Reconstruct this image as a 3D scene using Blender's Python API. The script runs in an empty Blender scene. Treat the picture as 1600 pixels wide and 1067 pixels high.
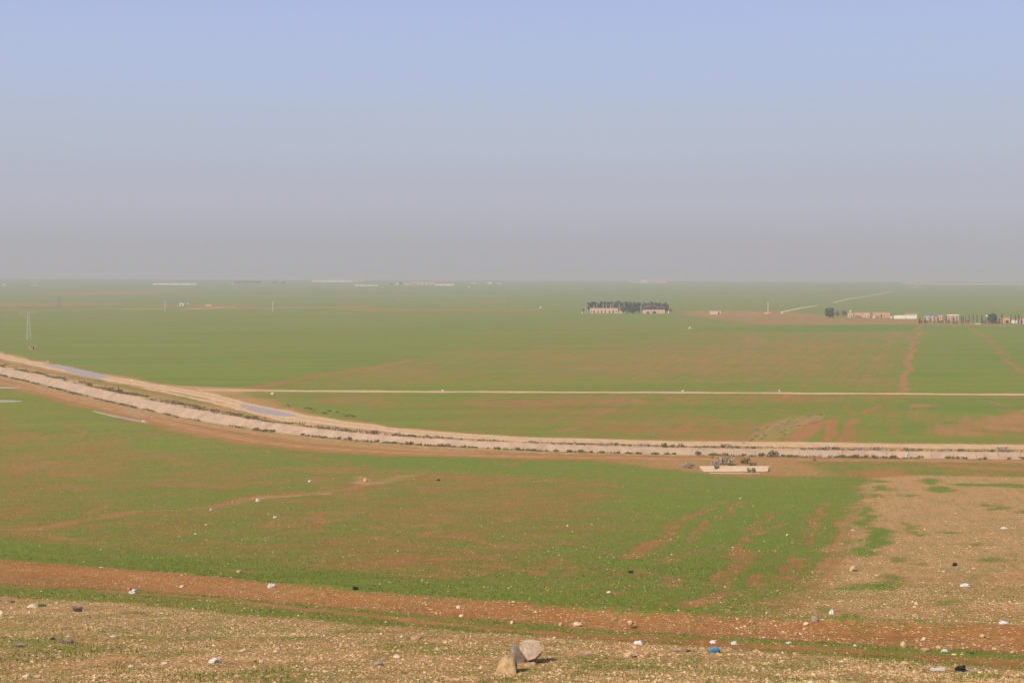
import bpy, bmesh, math, random
import numpy as np
from mathutils import Vector, Matrix

random.seed(7)
RNG = np.random.default_rng(11)
scene = bpy.context.scene
col = scene.collection

# ------------------------------------------------------------------ camera
F = 2200.0                      # focal length in photograph pixels (1600 wide)
CAMZ = 40.0
PITCH = math.atan(96.5 / F)
cam_d = bpy.data.cameras.new('camera')
cam = bpy.data.objects.new('camera', cam_d)
col.objects.link(cam)
cam.location = (0, 0, CAMZ)
cam.rotation_euler = (math.radians(90) - PITCH, 0, 0)
cam_d.sensor_width = 36.0
cam_d.lens = 36.0 * F / 1600.0
cam_d.clip_start = 0.5
cam_d.clip_end = 30000
scene.camera = cam
scene.render.resolution_x, scene.render.resolution_y = 1024, 682

# ------------------------------------------------------------------ world and sun
SUN_EL, SUN_AZ = 40.0, -138.0      # azimuth measured from the view direction, to the left and behind
world = bpy.data.worlds.new('World')
scene.world = world
world.use_nodes = True
wn = world.node_tree.nodes
wl = world.node_tree.links
wn.clear()
w_out = wn.new('ShaderNodeOutputWorld')
w_bg = wn.new('ShaderNodeBackground')
w_bg.inputs['Strength'].default_value = 0.1
sky = wn.new('ShaderNodeTexSky')
sky.sky_type = 'NISHITA'
sky.sun_disc = False
sky.sun_elevation = math.radians(SUN_EL)
sky.sun_rotation = math.radians(SUN_AZ)
sky.air_density = 1.0
sky.dust_density = 1.5
sky.ozone_density = 1.5
w_geo = wn.new('ShaderNodeTexCoord')
w_sep = wn.new('ShaderNodeSeparateXYZ')
wl.new(w_geo.outputs['Generated'], w_sep.inputs[0])
w_ramp = wn.new('ShaderNodeValToRGB')          # dust haze of the lower sky, the same all the way round
cr = w_ramp.color_ramp
cr.interpolation = 'EASE'
SKYSTOPS = [(0.0, (4.22, 4.16, 4.40)), (0.016, (4.32, 4.24, 4.62)), (0.06, (4.68, 4.78, 5.65)),
            (0.105, (4.75, 5.2, 6.35)), (0.15, (4.6, 5.35, 7.5)), (0.2, (4.5, 5.2, 8.1)), (0.45, (3.3, 4.3, 7.0))]
cr.elements[0].position = 0.0
cr.elements[1].position = SKYSTOPS[-1][0]
for i, (p, c) in enumerate(SKYSTOPS):
    e = cr.elements[0] if i == 0 else (cr.elements[len(cr.elements) - 1] if i == len(SKYSTOPS) - 1 else cr.elements.new(p))
    e.color = (c[0] / 10, c[1] / 10, c[2] / 10, 1)
wl.new(w_sep.outputs['Z'], w_ramp.inputs[0])
w_scale = wn.new('ShaderNodeVectorMath')
w_scale.operation = 'SCALE'
w_scale.inputs['Scale'].default_value = 10.0
wl.new(w_ramp.outputs[0], w_scale.inputs[0])
w_mf = wn.new('ShaderNodeMapRange')            # the haze thins with elevation and the clear sky takes over
w_mf.inputs['From Min'].default_value = 0.12
w_mf.inputs['From Max'].default_value = 0.7
w_mf.inputs['To Min'].default_value = 0.93
w_mf.inputs['To Max'].default_value = 0.3
wl.new(w_sep.outputs['Z'], w_mf.inputs['Value'])
w_mix = wn.new('ShaderNodeMix')
w_mix.data_type = 'RGBA'
wl.new(w_mf.outputs[0], w_mix.inputs['Factor'])
wl.new(sky.outputs[0], w_mix.inputs['A'])
wl.new(w_scale.outputs[0], w_mix.inputs['B'])
w_map = wn.new('ShaderNodeMapping')                # faint uneven dust layers
w_map.inputs['Scale'].default_value = (2.0, 2.0, 9.0)
wl.new(w_geo.outputs['Generated'], w_map.inputs[0])
w_noise = wn.new('ShaderNodeTexNoise'); w_noise.inputs['Scale'].default_value = 1.6; w_noise.inputs['Detail'].default_value = 4
wl.new(w_map.outputs[0], w_noise.inputs['Vector'])
w_nr = wn.new('ShaderNodeMapRange'); w_nr.inputs['To Min'].default_value = .985; w_nr.inputs['To Max'].default_value = 1.015
wl.new(w_noise.outputs['Fac'], w_nr.inputs['Value'])
w_mul = wn.new('ShaderNodeVectorMath'); w_mul.operation = 'SCALE'
wl.new(w_mix.outputs['Result'], w_mul.inputs[0]); wl.new(w_nr.outputs[0], w_mul.inputs['Scale'])
wl.new(w_mul.outputs[0], w_bg.inputs['Color'])
wl.new(w_bg.outputs[0], w_out.inputs['Surface'])

sun_d = bpy.data.lights.new('sun', 'SUN')
sun_d.energy = 5.0
sun_d.angle = math.radians(0.9)
sun_d.color = (1.0, 0.89, 0.72)
sun = bpy.data.objects.new('sun', sun_d)
col.objects.link(sun)
az, el = math.radians(SUN_AZ), math.radians(SUN_EL)
sdir = Vector((math.sin(az) * math.cos(el), math.cos(az) * math.cos(el), math.sin(el)))
sun.rotation_euler = sdir.to_track_quat('Z', 'Y').to_euler()
sun.location = (-60, -60, 120)

scene.view_settings.view_transform = 'Standard'
scene.view_settings.look = 'None'
scene.view_settings.exposure = 0.0
scene.view_settings.gamma = 1.0
scene.view_settings.use_curve_mapping = False
scene.cycles.volume_bounces = 1

# ------------------------------------------------------------------ numpy noise
def _hash(ix, iy, seed):
    h = (ix.astype(np.int64) * 374761393 + iy.astype(np.int64) * 668265263 + seed * 974634777) & 0xFFFFFFFF
    h = ((h ^ (h >> 13)) * 1274126177) & 0xFFFFFFFF
    h = ((h ^ (h >> 16)) * 2246822519) & 0xFFFFFFFF
    return ((h ^ (h >> 15)) & 0xFFFFFF) / float(0xFFFFFF)

def vnoise(x, y, seed=0):
    x = np.asarray(x, float); y = np.asarray(y, float)
    ix = np.floor(x); iy = np.floor(y)
    fx = x - ix; fy = y - iy
    ux = fx * fx * (3 - 2 * fx); uy = fy * fy * (3 - 2 * fy)
    a = _hash(ix, iy, seed); b = _hash(ix + 1, iy, seed)
    c = _hash(ix, iy + 1, seed); d = _hash(ix + 1, iy + 1, seed)
    return (a * (1 - ux) + b * ux) * (1 - uy) + (c * (1 - ux) + d * ux) * uy

def fbm(x, y, seed=0, octv=4):
    s = 0.0; amp = 0.5; tot = 0.0
    for k in range(octv):
        s = s + amp * vnoise(x * 2 ** k + 17.3 * k, y * 2 ** k - 9.1 * k, seed + k)
        tot += amp; amp *= 0.5
    return s / tot

def sstep(a, b, x):
    t = np.clip((x - a) / (b - a), 0, 1)
    return t * t * (3 - 2 * t)

# ------------------------------------------------------------------ terrain
TAN_H = lambda py: math.tan(math.atan((py - 533.5) / F) + PITCH)
_prof = [(1067, 45), (1000, 58), (950, 75), (900, 105), (850, 150), (800, 203), (750, 265), (700, None), (612, None), (560, None),
         (520, None), (497, None), (488, 1740), (470, 2600), (455, 3700), (447, 4900), (441, 6500), (437.6, 8000)]
_Y, _Z = [-80.0, -10.0, 0.0, 18.0], [38.2, 38.4, 38.2, 33.4]
for py, Y in _prof:
    t = TAN_H(py)
    if Y is None:
        Y = CAMZ / t
    _Y.append(Y); _Z.append(CAMZ - t * Y)
_Y += [9500.0, 12000.0]; _Z += [33.0, 22.0]
_Y = np.array(_Y); _Z = np.array(_Z)
_u = np.linspace(np.log(82 - 80), np.log(12000 + 82), 6000)       # dense profile, smoothed so that it has no creases
_zs = np.interp(np.exp(_u) - 82, _Y, _Z)
_k = np.hanning(121); _k /= _k.sum()
_zs = np.convolve(np.pad(_zs, 60, mode='edge'), _k, mode='valid')

BERM_C = None        # centre line of the earth berm, filled in below

def seg_dist(X, Y, pts):
    """distance to a polyline and the arc position"""
    best = np.full(X.shape, 1e9); arc = np.zeros(X.shape); side = np.zeros(X.shape); s0 = 0.0
    for (x0, y0), (x1, y1) in zip(pts[:-1], pts[1:]):
        dx, dy = x1 - x0, y1 - y0
        L2 = dx * dx + dy * dy + 1e-12; L = math.sqrt(L2)
        t = np.clip(((X - x0) * dx + (Y - y0) * dy) / L2, 0, 1)
        qx, qy = X - (x0 + t * dx), Y - (y0 + t * dy)
        d = np.hypot(qx, qy)
        m = d < best
        best = np.where(m, d, best)
        arc = np.where(m, s0 + t * L, arc)
        side = np.where(m, np.sign(dx * qy - dy * qx), side)
        s0 += L
    return best, arc, side

def hz0(X, Y):
    X = np.asarray(X, float); Y = np.asarray(Y, float)
    z = np.interp(np.log(np.clip(Y, -79.5, 11990) + 82), _u, _zs)
    ramp = sstep(2600, 8000, Y)
    z = z + ramp * (-3.7 - 9.0 * np.clip(X / np.maximum(Y, 1.0) / .3636, -1.2, 1.2))
    z = z + sstep(1900, 3500, Y) * (fbm(X / 900, Y / 700, 5, 4) - 0.5) * (5.0 + 7.0 * sstep(5000, 8000, Y))
    near = 1 - sstep(170, 300, Y)
    z = z + near * (fbm(X / 9, Y / 9, 3, 3) - 0.5) * 0.35
    return z

def hz(X, Y):
    z = hz0(X, Y)
    if BERM_C is not None:
        X = np.asarray(X, float); Y = np.asarray(Y, float)
        m = (Y < 170)
        if np.any(m):
            d, arc, _ = seg_dist(np.where(m, X, 1e5), Y, BERM_C)
            z = z + np.where(m, 0.55 * np.exp(-(d / 2.6) ** 2) * (0.75 + 0.5 * vnoise(arc / 6, arc * 0, 4)), 0)
    return z

def G(px, py, fn=None):
    """world point on the ground seen at photograph pixel (px, py)"""
    fn = fn or hz
    dx, dy = (px - 800) / F, (533.5 - py) / F
    cp, sp = math.cos(PITCH), math.sin(PITCH)
    d = np.array([dx, cp + dy * sp, -sp + dy * cp])
    t = np.exp(np.linspace(math.log(25), math.log(11000), 800))
    x, y, z = d[0] * t, d[1] * t, CAMZ + d[2] * t
    h = z - fn(x, y)
    idx = np.where(h < 0)[0]
    if len(idx) == 0:
        k = int(np.argmin(h[y > 5000])) + int((y <= 5000).sum()) if h.size else -1
        return Vector((x[k], y[k], float(fn(x[k:k + 1], y[k:k + 1])[0])))
    i = idx[0]
    if i == 0:
        tt = t[0]
    else:
        q = np.linspace(t[i - 1], t[i], 25)
        hh = CAMZ + d[2] * q - fn(d[0] * q, d[1] * q)
        j = max(1, int(np.argmax(hh < 0)))
        tt = q[j - 1] + (q[j] - q[j - 1]) * hh[j - 1] / max(1e-9, hh[j - 1] - hh[j])
    X, Y = d[0] * tt, d[1] * tt
    return Vector((X, Y, float(fn(np.array([X]), np.array([Y]))[0])))

def W2(pts, fn=None):
    return [tuple(G(a, b, fn)[:2]) for a, b in pts]

BERM_TOP_PX = [(-60, 869), (0, 874), (100, 881), (200, 889), (300, 898), (400, 907), (500, 918), (600, 927), (700, 934), (800, 940), (900, 955), (1000, 961),
               (1100, 964), (1200, 966), (1300, 972), (1400, 974), (1600, 978), (1660, 978)]
BERM_BOT_PX = [(-60, 906), (0, 911), (200, 921), (400, 939), (500, 948), (600, 957), (700, 965), (800, 973), (900, 983), (1000, 988), (1100, 992), (1200, 998), (1300, 1004),
               (1400, 1010), (1600, 1021), (1660, 1024)]
_bt = dict(BERM_TOP_PX)
BERM_C = None
_c = []
for x in range(-60, 1661, 86):
    yt = np.interp(x, [p[0] for p in BERM_TOP_PX], [p[1] for p in BERM_TOP_PX])
    yb = np.interp(x, [p[0] for p in BERM_BOT_PX], [p[1] for p in BERM_BOT_PX])
    _c.append((x, 0.62 * yt + 0.38 * yb))
BERM_C = W2(_c, hz0)

# ------------------------------------------------------------------ canal and road lines (world)
CANAL_FAR_PX = [(-70, 556), (0, 576), (100, 596.5), (200, 622), (300, 641), (400, 664), (500, 680), (600, 690), (700, 695.5), (800, 699), (1000, 702.3), (1200, 704.2), (1400, 705.8), (1600, 707.5), (1700, 708.4)]
CANAL_NEAR_PX = [(-70, 569), (0, 587), (100, 611), (200, 635), (300, 655.5), (400, 677), (500, 692), (600, 699.5), (700, 704.5), (800, 708), (1000, 710.5), (1200, 712), (1400, 713.5), (1600, 715.5), (1700, 716.5)]

def smooth_line(pts, step, it=3):
    pts = np.array(pts, float)
    for _ in range(2):
        d = np.r_[0, np.cumsum(np.hypot(*np.diff(pts, axis=0).T))]
        n = max(4, int(d[-1] / step))
        s = np.linspace(0, d[-1], n + 1)
        pts = np.c_[np.interp(s, d, pts[:, 0]), np.interp(s, d, pts[:, 1])]
        for _ in range(it * 12):
            pts[1:-1] = 0.25 * pts[:-2] + 0.5 * pts[1:-1] + 0.25 * pts[2:]
    return pts

def normals(pts):
    t = np.gradient(pts, axis=0)
    t /= np.linalg.norm(t, axis=1)[:, None]
    return t, np.c_[-t[:, 1], t[:, 0]]

_far = smooth_line(W2(CANAL_FAR_PX), 5.0)
_nearl = smooth_line(W2(CANAL_NEAR_PX), 5.0)
_d, _a, _s = seg_dist(_far[:, 0], _far[:, 1], [tuple(p) for p in _nearl])
CW = float(np.median(_d)) / 2                     # half width between the lips
_t, _n = normals(_far)
CANAL = smooth_line(_far - _n * CW, 5.0)
CT, CN = normals(CANAL)                           # CN points away from the camera
CANAL_PTS = [tuple(p) for p in CANAL]
print('canal half width', CW, 'len', len(CANAL))

ROAD_CANAL_PX = [(-70, 536), (0, 556), (50, 567), (100, 578), (160, 589), (220, 600), (300, 613), (345, 622), (400, 638), (450, 649), (500, 658), (600, 671), (700, 681), (800, 686.5),
                 (900, 689.5), (1000, 691.8), (1200, 694.3), (1400, 696.6), (1600, 699), (1700, 700)]
ROAD_FIELD_PX = [(310, 609), (360, 609.5), (400, 610.5), (700, 612), (1000, 613), (1300, 614.6), (1600, 616.3), (1700, 617)]
TRACK_NEAR_PX = [(-70, 588), (0, 597), (60, 609), (120, 625), (200, 645), (300, 669), (400, 690), (500, 701), (600, 707), (700, 710.5), (800, 713.5), (1000, 716), (1200, 717.5), (1400, 719), (1600, 721), (1700, 722)]
R_CANAL = smooth_line(W2(ROAD_CANAL_PX), 3.0, 2)
R_FIELD = smooth_line(W2(ROAD_FIELD_PX), 3.0, 2)
R_TRACK = smooth_line(W2(TRACK_NEAR_PX), 3.0, 2)
R_HILL = [smooth_line(W2(p), 12.0, 1) for p in (
    [(1220, 488), (1236, 484.5), (1250, 481.5), (1262, 479.8), (1275, 477.5)],
    [(1300, 473.2), (1318, 469), (1330, 466.5), (1350, 463.5), (1372, 460), (1398, 454.5)],
    [(1422, 451), (1432, 448.8), (1446, 446.3)])]
R_RIDGE = smooth_line(W2([(1408, 443.6), (1480, 444.2), (1560, 444.6), (1680, 445.2)]), 40.0, 1)

# ------------------------------------------------------------------ ground cover map (what grows where), in world metres
def inside(X, Y, poly):
    c = np.zeros(X.shape, bool)
    n = len(poly)
    for i in range(n):
        x0, y0 = poly[i]; x1, y1 = poly[(i + 1) % n]
        if y0 == y1: continue
        m = ((y0 > Y) != (y1 > Y)) & (X < (x1 - x0) * (Y - y0) / (y1 - y0) + x0)
        c ^= m
    return c

LAYERS = []
def area(px, feather, g=None, s=None, t=None, l=None, k=1.0):
    LAYERS.append(('poly', W2(px), feather, (g, s, t, l), k))
def stroke(px, width, feather, g=None, s=None, t=None, l=None, k=1.0):
    LAYERS.append(('line', W2(px), width, feather, (g, s, t, l), k))
def blob(cx, cy, rx, ry, feather, g=None, s=None, t=None, l=None, k=1.0):
    area([(cx + rx * math.cos(a), cy + ry * math.sin(a)) for a in np.linspace(0, 6.283, 11)[:-1]], feather, g, s, t, l, k)

# far plain
area([(-100, 439), (1700, 443), (1700, 500), (-100, 488)], 40, g=.95, l=.56)
for p, w in (([(-20, 476), (75, 476.5)], 85), ([(148, 459), (180, 457.8), (220, 456)], 120), ([(275, 478), (345, 476.8)], 50), ([(395, 481), (525, 480)], 55),
             ([(590, 484), (800, 484.6)], 45), ([(100, 475), (150, 475.5)], 45), ([(700, 474), (790, 473)], 30), ([(20, 484.5), (180, 482.5)], 30), ([(560, 462), (640, 461)], 50)):
    stroke(p, w, w * .6, g=.1, s=.3, k=.9)
for p in ([(200, 483.5), (248, 482)], [(296, 483), (350, 480)]):
    stroke(p, 16, 12, g=.05, s=.95)
stroke([(-20, 481.5), (92, 481.5)], 40, 30, g=1, l=.95, k=.8)
stroke([(430, 471), (560, 467), (640, 463)], 50, 40, g=1, l=.95, k=.7)
stroke([(700, 478.5), (800, 477.5)], 35, 30, g=1, l=.9, k=.6)
area([(1090, 484), (1230, 486), (1300, 494), (1440, 498), (1600, 508), (1600, 514), (1440, 507), (1180, 507), (1060, 491)], 14, g=.22, s=.42, k=.9)
blob(1200, 489, 14, 2.4, 12, g=.05, s=.15)
stroke([(1060, 486.5), (1110, 488.5), (1200, 490.3)], 6, 7, g=.05, s=.75)
# bright green plain on the left
area([(-100, 488), (880, 488), (900, 505), (640, 560), (560, 577), (380, 607), (200, 590), (0, 551), (-100, 530)], 14, g=.90, l=.50)
area([(40, 515), (420, 503), (560, 530), (300, 560), (120, 560)], 40, g=.97, l=.40, k=.7)
area([(200, 575), (560, 545), (640, 560), (400, 605), (250, 604)], 18, g=.96, l=.62, k=.8)
stroke([(380, 608), (470, 590), (560, 577), (660, 561)], 3.2, 3, g=.15, s=.2, k=.9)
stroke([(700, 566), (800, 552), (900, 539)], 3, 5, g=.2, s=.2, k=.6)
stroke([(190, 574), (330, 562), (500, 546)], 3, 4, g=1, l=.9, k=.5)
# olive field between the farm and the field road
area([(420, 608), (560, 579), (660, 563), (900, 541), (1090, 519), (1433, 511), (1408, 613), (900, 611)], 10, g=.62, s=.3, l=.36)
area([(700, 600), (1000, 593), (1400, 598), (1400, 611), (800, 610), (440, 607)], 8, g=.82, l=.5, k=.75)
area([(880, 560), (1150, 530), (1330, 535), (1250, 575), (1000, 585)], 25, g=.45, s=.32, k=.75)
area([(650, 520), (900, 497), (1060, 496), (1085, 517), (900, 538), (700, 556)], 20, g=.78, l=.45, k=.8)
area([(1080, 513), (1180, 509), (1430, 506.5), (1432, 518), (1300, 519), (1085, 516)], 4, g=1, l=.85)
for q in (1150, 1215, 1270, 1330, 1370):
    stroke([(q + 26, 522), (q, 566), (q - 22, 606)], 2.4, 4, g=.42, s=.3, k=.5)
# right green field
area([(1438, 508), (1700, 510), (1700, 613), (1410, 612)], 6, g=1.0, s=.3, l=.64)
stroke([(1436, 508), (1428, 545), (1406, 613)], 1.2, 1.3, g=.12, s=.32, t=.1)
stroke([(1520, 513), (1540, 527), (1565, 552), (1600, 586)], 2.0, 2.2, g=.2, s=.28, k=.85)
for q in (1470, 1500, 1560):
    stroke([(q, 516), (q + 14, 560), (q + 22, 608)], 1.2, 2.4, g=.5, s=.3, k=.45)
# field between the field road and the canal road
area([(440, 616), (800, 615), (1300, 617), (1700, 619), (1700, 697), (1200, 691), (800, 683), (640, 668), (520, 648), (440, 630)], 4, g=.62, s=.28, l=.42)
for a in ((525, 626, 72, 3.5), (640, 633, 60, 3), (760, 629, 70, 3), (900, 629, 120, 5), (1010, 636, 50, 4), (940, 644, 40, 3.2), (880, 657, 30, 4), (980, 668, 50, 6),
          (1040, 674, 60, 6), (1130, 684, 60, 6), (1150, 668, 50, 4), (730, 660, 40, 3), (1250, 625, 60, 2.5), (1560, 622, 60, 3), (700, 643, 60, 2.5), (840, 640, 50, 2)):
    blob(a[0], a[1], a[2], a[3], 7, g=.25, s=.22, k=.7)
area([(560, 640), (800, 640), (1000, 655), (900, 668), (700, 662)], 12, g=.8, l=.5, k=.55)
area([(1000, 640), (1180, 632), (1390, 622), (1390, 650), (1270, 655), (1180, 660)], 8, g=.85, l=.55, k=.7)
area([(1160, 690), (1190, 666), (1240, 650), (1290, 648), (1300, 655), (1250, 668), (1215, 690)], 3, g=.5, s=.75, l=.75)
area([(1212, 692), (1262, 664), (1300, 652), (1400, 650), (1394, 692)], 2, g=.92, s=.3, l=.6, k=.85)
for p, w in (([(1285, 657), (1255, 676), (1235, 692)], 4.5), ([(1262, 672), (1222, 693)], 3), ([(1302, 656), (1296, 672), (1297, 688)], 2.4), ([(1336, 655), (1328, 670), (1322, 690)], 2.6),
             ([(1350, 668), (1340, 690)], 1.8), ([(1404, 640), (1395, 662), (1402, 684)], 2.2)):
    stroke(p, w * .55, 1.2, g=.02, s=.25, k=.95)
area([(1340, 655), (1395, 652), (1392, 690), (1330, 690)], 4, g=.92, l=.6, k=.7)
area([(1400, 622), (1700, 624), (1700, 650), (1560, 650), (1405, 690)], 4, g=.96, l=.82)
area([(1400, 684), (1700, 678), (1700, 694), (1400, 692)], 4, g=.8, l=.7, k=.7)
for a in ((1432, 645, 12, 14), (1455, 660, 9, 18), (1490, 670, 26, 9), (1545, 660, 40, 12), (1590, 655, 30, 10), (1450, 634, 18, 3), (1500, 655, 22, 4), (1580, 670, 40, 4), (1520, 678, 30, 3), (1650, 665, 40, 12)):
    blob(a[0], a[1], a[2], a[3], 5, g=.12, s=.45, t=.12, k=.8)
# corridor of the canal: bare earth, tan weeds
stroke(ROAD_CANAL_PX, 7.5, 3, g=.10, s=.78, l=.25)
LAYERS.append(('line', CANAL_PTS, CW + 10, 4, (.16, .84, .15, .15), 1))
area([(255, 601), (330, 605), (440, 609), (415, 614), (392, 622), (385, 632), (330, 619)], 3, g=.03, s=1.0, l=.3)
area([(330, 612), (400, 614), (450, 630), (470, 645), (400, 640), (350, 625)], 4, g=.3, s=.7, l=.3, k=.8)
stroke([(410, 613), (440, 622), (520, 640), (560, 650), (640, 664)], 5, 5, g=.8, s=.5, l=.75, k=.8)
stroke([(860, 687), (930, 690), (1080, 692), (1200, 694)], 3, 4, g=.6, s=.5, l=.6, k=.5)
stroke([(220, 612), (300, 630), (400, 655)], 4, 5, g=.34, s=.66, l=.15, k=.7)
stroke(TRACK_NEAR_PX, 6, 4, g=.12, s=.34, t=.06)
# near field
NEAR_FIELD = [(-100, 640), (0, 635), (100, 645), (200, 662), (300, 688), (400, 704), (600, 716), (800, 720), (950, 724), (1060, 735), (1150, 744), (1300, 746), (1345, 762), (1312, 850), (1270, 915), (1200, 950),
              (1100, 962), (1000, 960), (900, 953), (800, 940), (700, 933), (600, 926), (400, 906), (200, 888), (0, 873), (-100, 866)]
area(NEAR_FIELD, 3, g=.59, s=.24, t=.20, l=.45)
area([(-100, 646), (100, 660), (260, 690), (300, 720), (150, 770), (-100, 770)], 10, g=.52, s=.26, t=.12, k=.8)
area([(20, 640), (140, 655), (230, 675), (400, 712), (500, 722), (420, 735), (250, 705), (120, 690), (20, 665)], 5, g=.85, l=.5, k=.6)
area([(500, 712), (800, 719), (960, 725), (1150, 748), (1340, 752), (1330, 790), (1150, 772), (900, 748), (600, 730)], 6, g=.95, l=.58, k=.85)
area([(420, 738), (900, 745), (980, 800), (980, 880), (860, 930), (420, 890), (330, 820)], 18, g=.50, s=.22, t=.2, k=.75)
area([(1010, 765), (1340, 765), (1310, 850), (1265, 915), (1190, 948), (1080, 958), (900, 945), (960, 880)], 12, g=1.0, l=.60, k=.9)
area([(200, 760), (420, 750), (540, 770), (420, 800), (150, 800)], 10, g=.8, l=.5, k=.5)
_bl = [(x, np.interp(x, [p[0] for p in BERM_TOP_PX], [p[1] for p in BERM_TOP_PX])) for x in range(-60, 1101, 58)]
LAYERS.append(('poly', W2([(x, y - 30 + x * 0.006) for x, y in _bl] + [(x, y) for x, y in reversed(_bl)]), 2.2, (.93, .24, .10, .52), .92))
area([(880, 915), (1060, 905), (1080, 940), (1060, 956), (930, 950)], 4, g=.97, l=.6, k=.7)
for p, w in (([(985, 872), (1010, 855), (1035, 838), (1080, 805), (1125, 780)], 1.4), ([(1070, 845), (1110, 815), (1155, 783)], .9), ([(1150, 862), (1170, 838), (1200, 800)], 1.2),
             ([(1045, 880), (1052, 872)], .9), ([(1044, 917), (1056, 903)], .9), ([(1062, 948), (1090, 938), (1138, 925)], 1.1), ([(1120, 918), (1145, 895), (1165, 860)], 1.3),
             ([(1226, 905), (1232, 888), (1242, 872)], .7), ([(1256, 850), (1270, 822), (1286, 787)], .9), ([(1290, 888), (1306, 855), (1322, 812)], .9), ([(1180, 915), (1192, 895)], .6),
             ([(820, 834), (870, 846), (925, 856), (985, 872)], .5), ([(700, 834), (760, 850), (800, 858)], .8), ([(480, 800), (500, 812)], 1.4), ([(630, 850), (720, 860), (800, 884)], .8),
             ([(560, 822), (600, 826)], 1.), ([(870, 915), (920, 914)], .5), ([(765, 818), (800, 810)], 1.0), ([(590, 763), (770, 762)], .8), ([(830, 760), (970, 759)], .7), ([(1216, 825), (1222, 818)], .6),
             ([(505, 812), (480, 826), (560, 835), (640, 855)], .6), ([(620, 740), (640, 745)], .8), ([(750, 880), (800, 890), (860, 900)], .6), ([(1130, 905), (1152, 880)], .7)):
    stroke(p, w * .55, .6, g=.04, s=.14, t=.4, k=.88)
for a in ((15, 690, 22, 10), (45, 680, 16, 6), (110, 675, 4, 12), (160, 692, 45, 8), (130, 705, 35, 8), (50, 720, 40, 10), (100, 738, 45, 6), (25, 735, 30, 12), (220, 715, 50, 3), (175, 735, 16, 12), (260, 757, 70, 3),
          (340, 760, 40, 2.5), (540, 735, 50, 4), (700, 745, 50, 4), (100, 660, 30, 3), (420, 735, 30, 4), (20, 770, 18, 4), (70, 757, 60, 4), (480, 788, 22, 5), (900, 775, 40, 5), (880, 880, 40, 6), (640, 870, 60, 6), (560, 880, 50, 5)):
    blob(a[0], a[1], a[2], a[3], 3.2, g=.2, s=.2, t=.1, k=.6)
stroke([(-60, 829), (0, 828), (60, 826), (110, 815), (200, 800), (330, 793), (400, 778), (470, 771), (540, 765), (570, 752)], 1.1, 1.2, g=.1, s=.22, t=.7, k=.9)
stroke([(400, 779), (470, 774), (500, 772)], 1.0, .8, g=.1, s=.8, t=1)
blob(571, 751, 13, 7, 1.5, g=.1, s=.7, t=1)
stroke([(585, 756), (620, 748), (650, 742)], 1.6, 1.6, g=.35, s=.6, t=.8, k=.8)
_ra, _rb = G(985, 872), G(1125, 780)               # drill rows running away to the upper right
_dv = np.array([_rb.x - _ra.x, _rb.y - _ra.y]); _dv /= np.linalg.norm(_dv)
for i, q in enumerate(np.arange(800, 1300, 13)):
    p0 = np.array(G(q, 945 - 28 * math.sin(i * 2.1))[:2]); L0 = 45 + 50 * abs(math.sin(i * 1.7))
    LAYERS.append(('line', [tuple(p0), tuple(p0 + _dv * L0)], .16, .42, (.25, .2, .2, None), .35))
_r = np.random.default_rng(77)                     # short bare scratches left by the drill and the plough
for i in range(150):
    if i < 105:
        x0 = _r.uniform(0, 1000); y0 = _r.uniform(700 if x0 > 350 else 665, 900 - max(0, 500 - x0) * .06); w0 = _r.uniform(.18, .5)
    else:
        x0 = _r.uniform(480, 1600); y0 = _r.uniform(620, 680); w0 = _r.uniform(.5, 1.3)
    if _r.random() < .65:
        dx, dy = _r.uniform(20, 75), _r.uniform(-3, 9)
    else:
        dx, dy = _r.uniform(8, 40), -_r.uniform(6, 22) * (y0 / 850) ** 2
    stroke([(x0, y0), (x0 + dx * .5, y0 + dy * .5 + _r.uniform(-2, 2)), (x0 + dx, y0 + dy)], w0, .6 + w0 * .5, g=.12, s=_r.uniform(.1, .4), t=.25, k=_r.uniform(.5, .85))
# sandy verge and fallow on the right
area([(940, 722), (1060, 716), (1260, 718), (1300, 735), (1330, 745), (1150, 744), (1060, 736)], 4, g=.2, s=.55, t=.2)
area([(1260, 722), (1700, 724), (1700, 750), (1400, 748), (1320, 745)], 4, g=.55, s=.35, l=.45)
area([(1330, 738), (1400, 736), (1420, 746), (1345, 748)], 3, g=.08, s=.3)
stroke([(1480, 728), (1700, 737)], 3, 3, g=.12, s=.35)
FALLOW = [(1345, 762), (1370, 746), (1430, 742), (1700, 746), (1700, 980), (1400, 974), (1300, 972), (1230, 962), (1245, 940), (1280, 905), (1315, 850)]
area(FALLOW, 2.2, g=.20, s=.84, t=.85, l=.22)
area([(1440, 905), (1700, 895), (1700, 980), (1400, 974), (1300, 972), (1250, 955), (1290, 915)], 8, g=.34, s=.62, t=.75, l=.22, k=.8)
area([(1315, 850), (1300, 880), (1265, 930), (1230, 960), (1200, 965), (1270, 915), (1300, 860)], 1.5, g=.12, s=.2, t=.5, k=.9)
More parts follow.
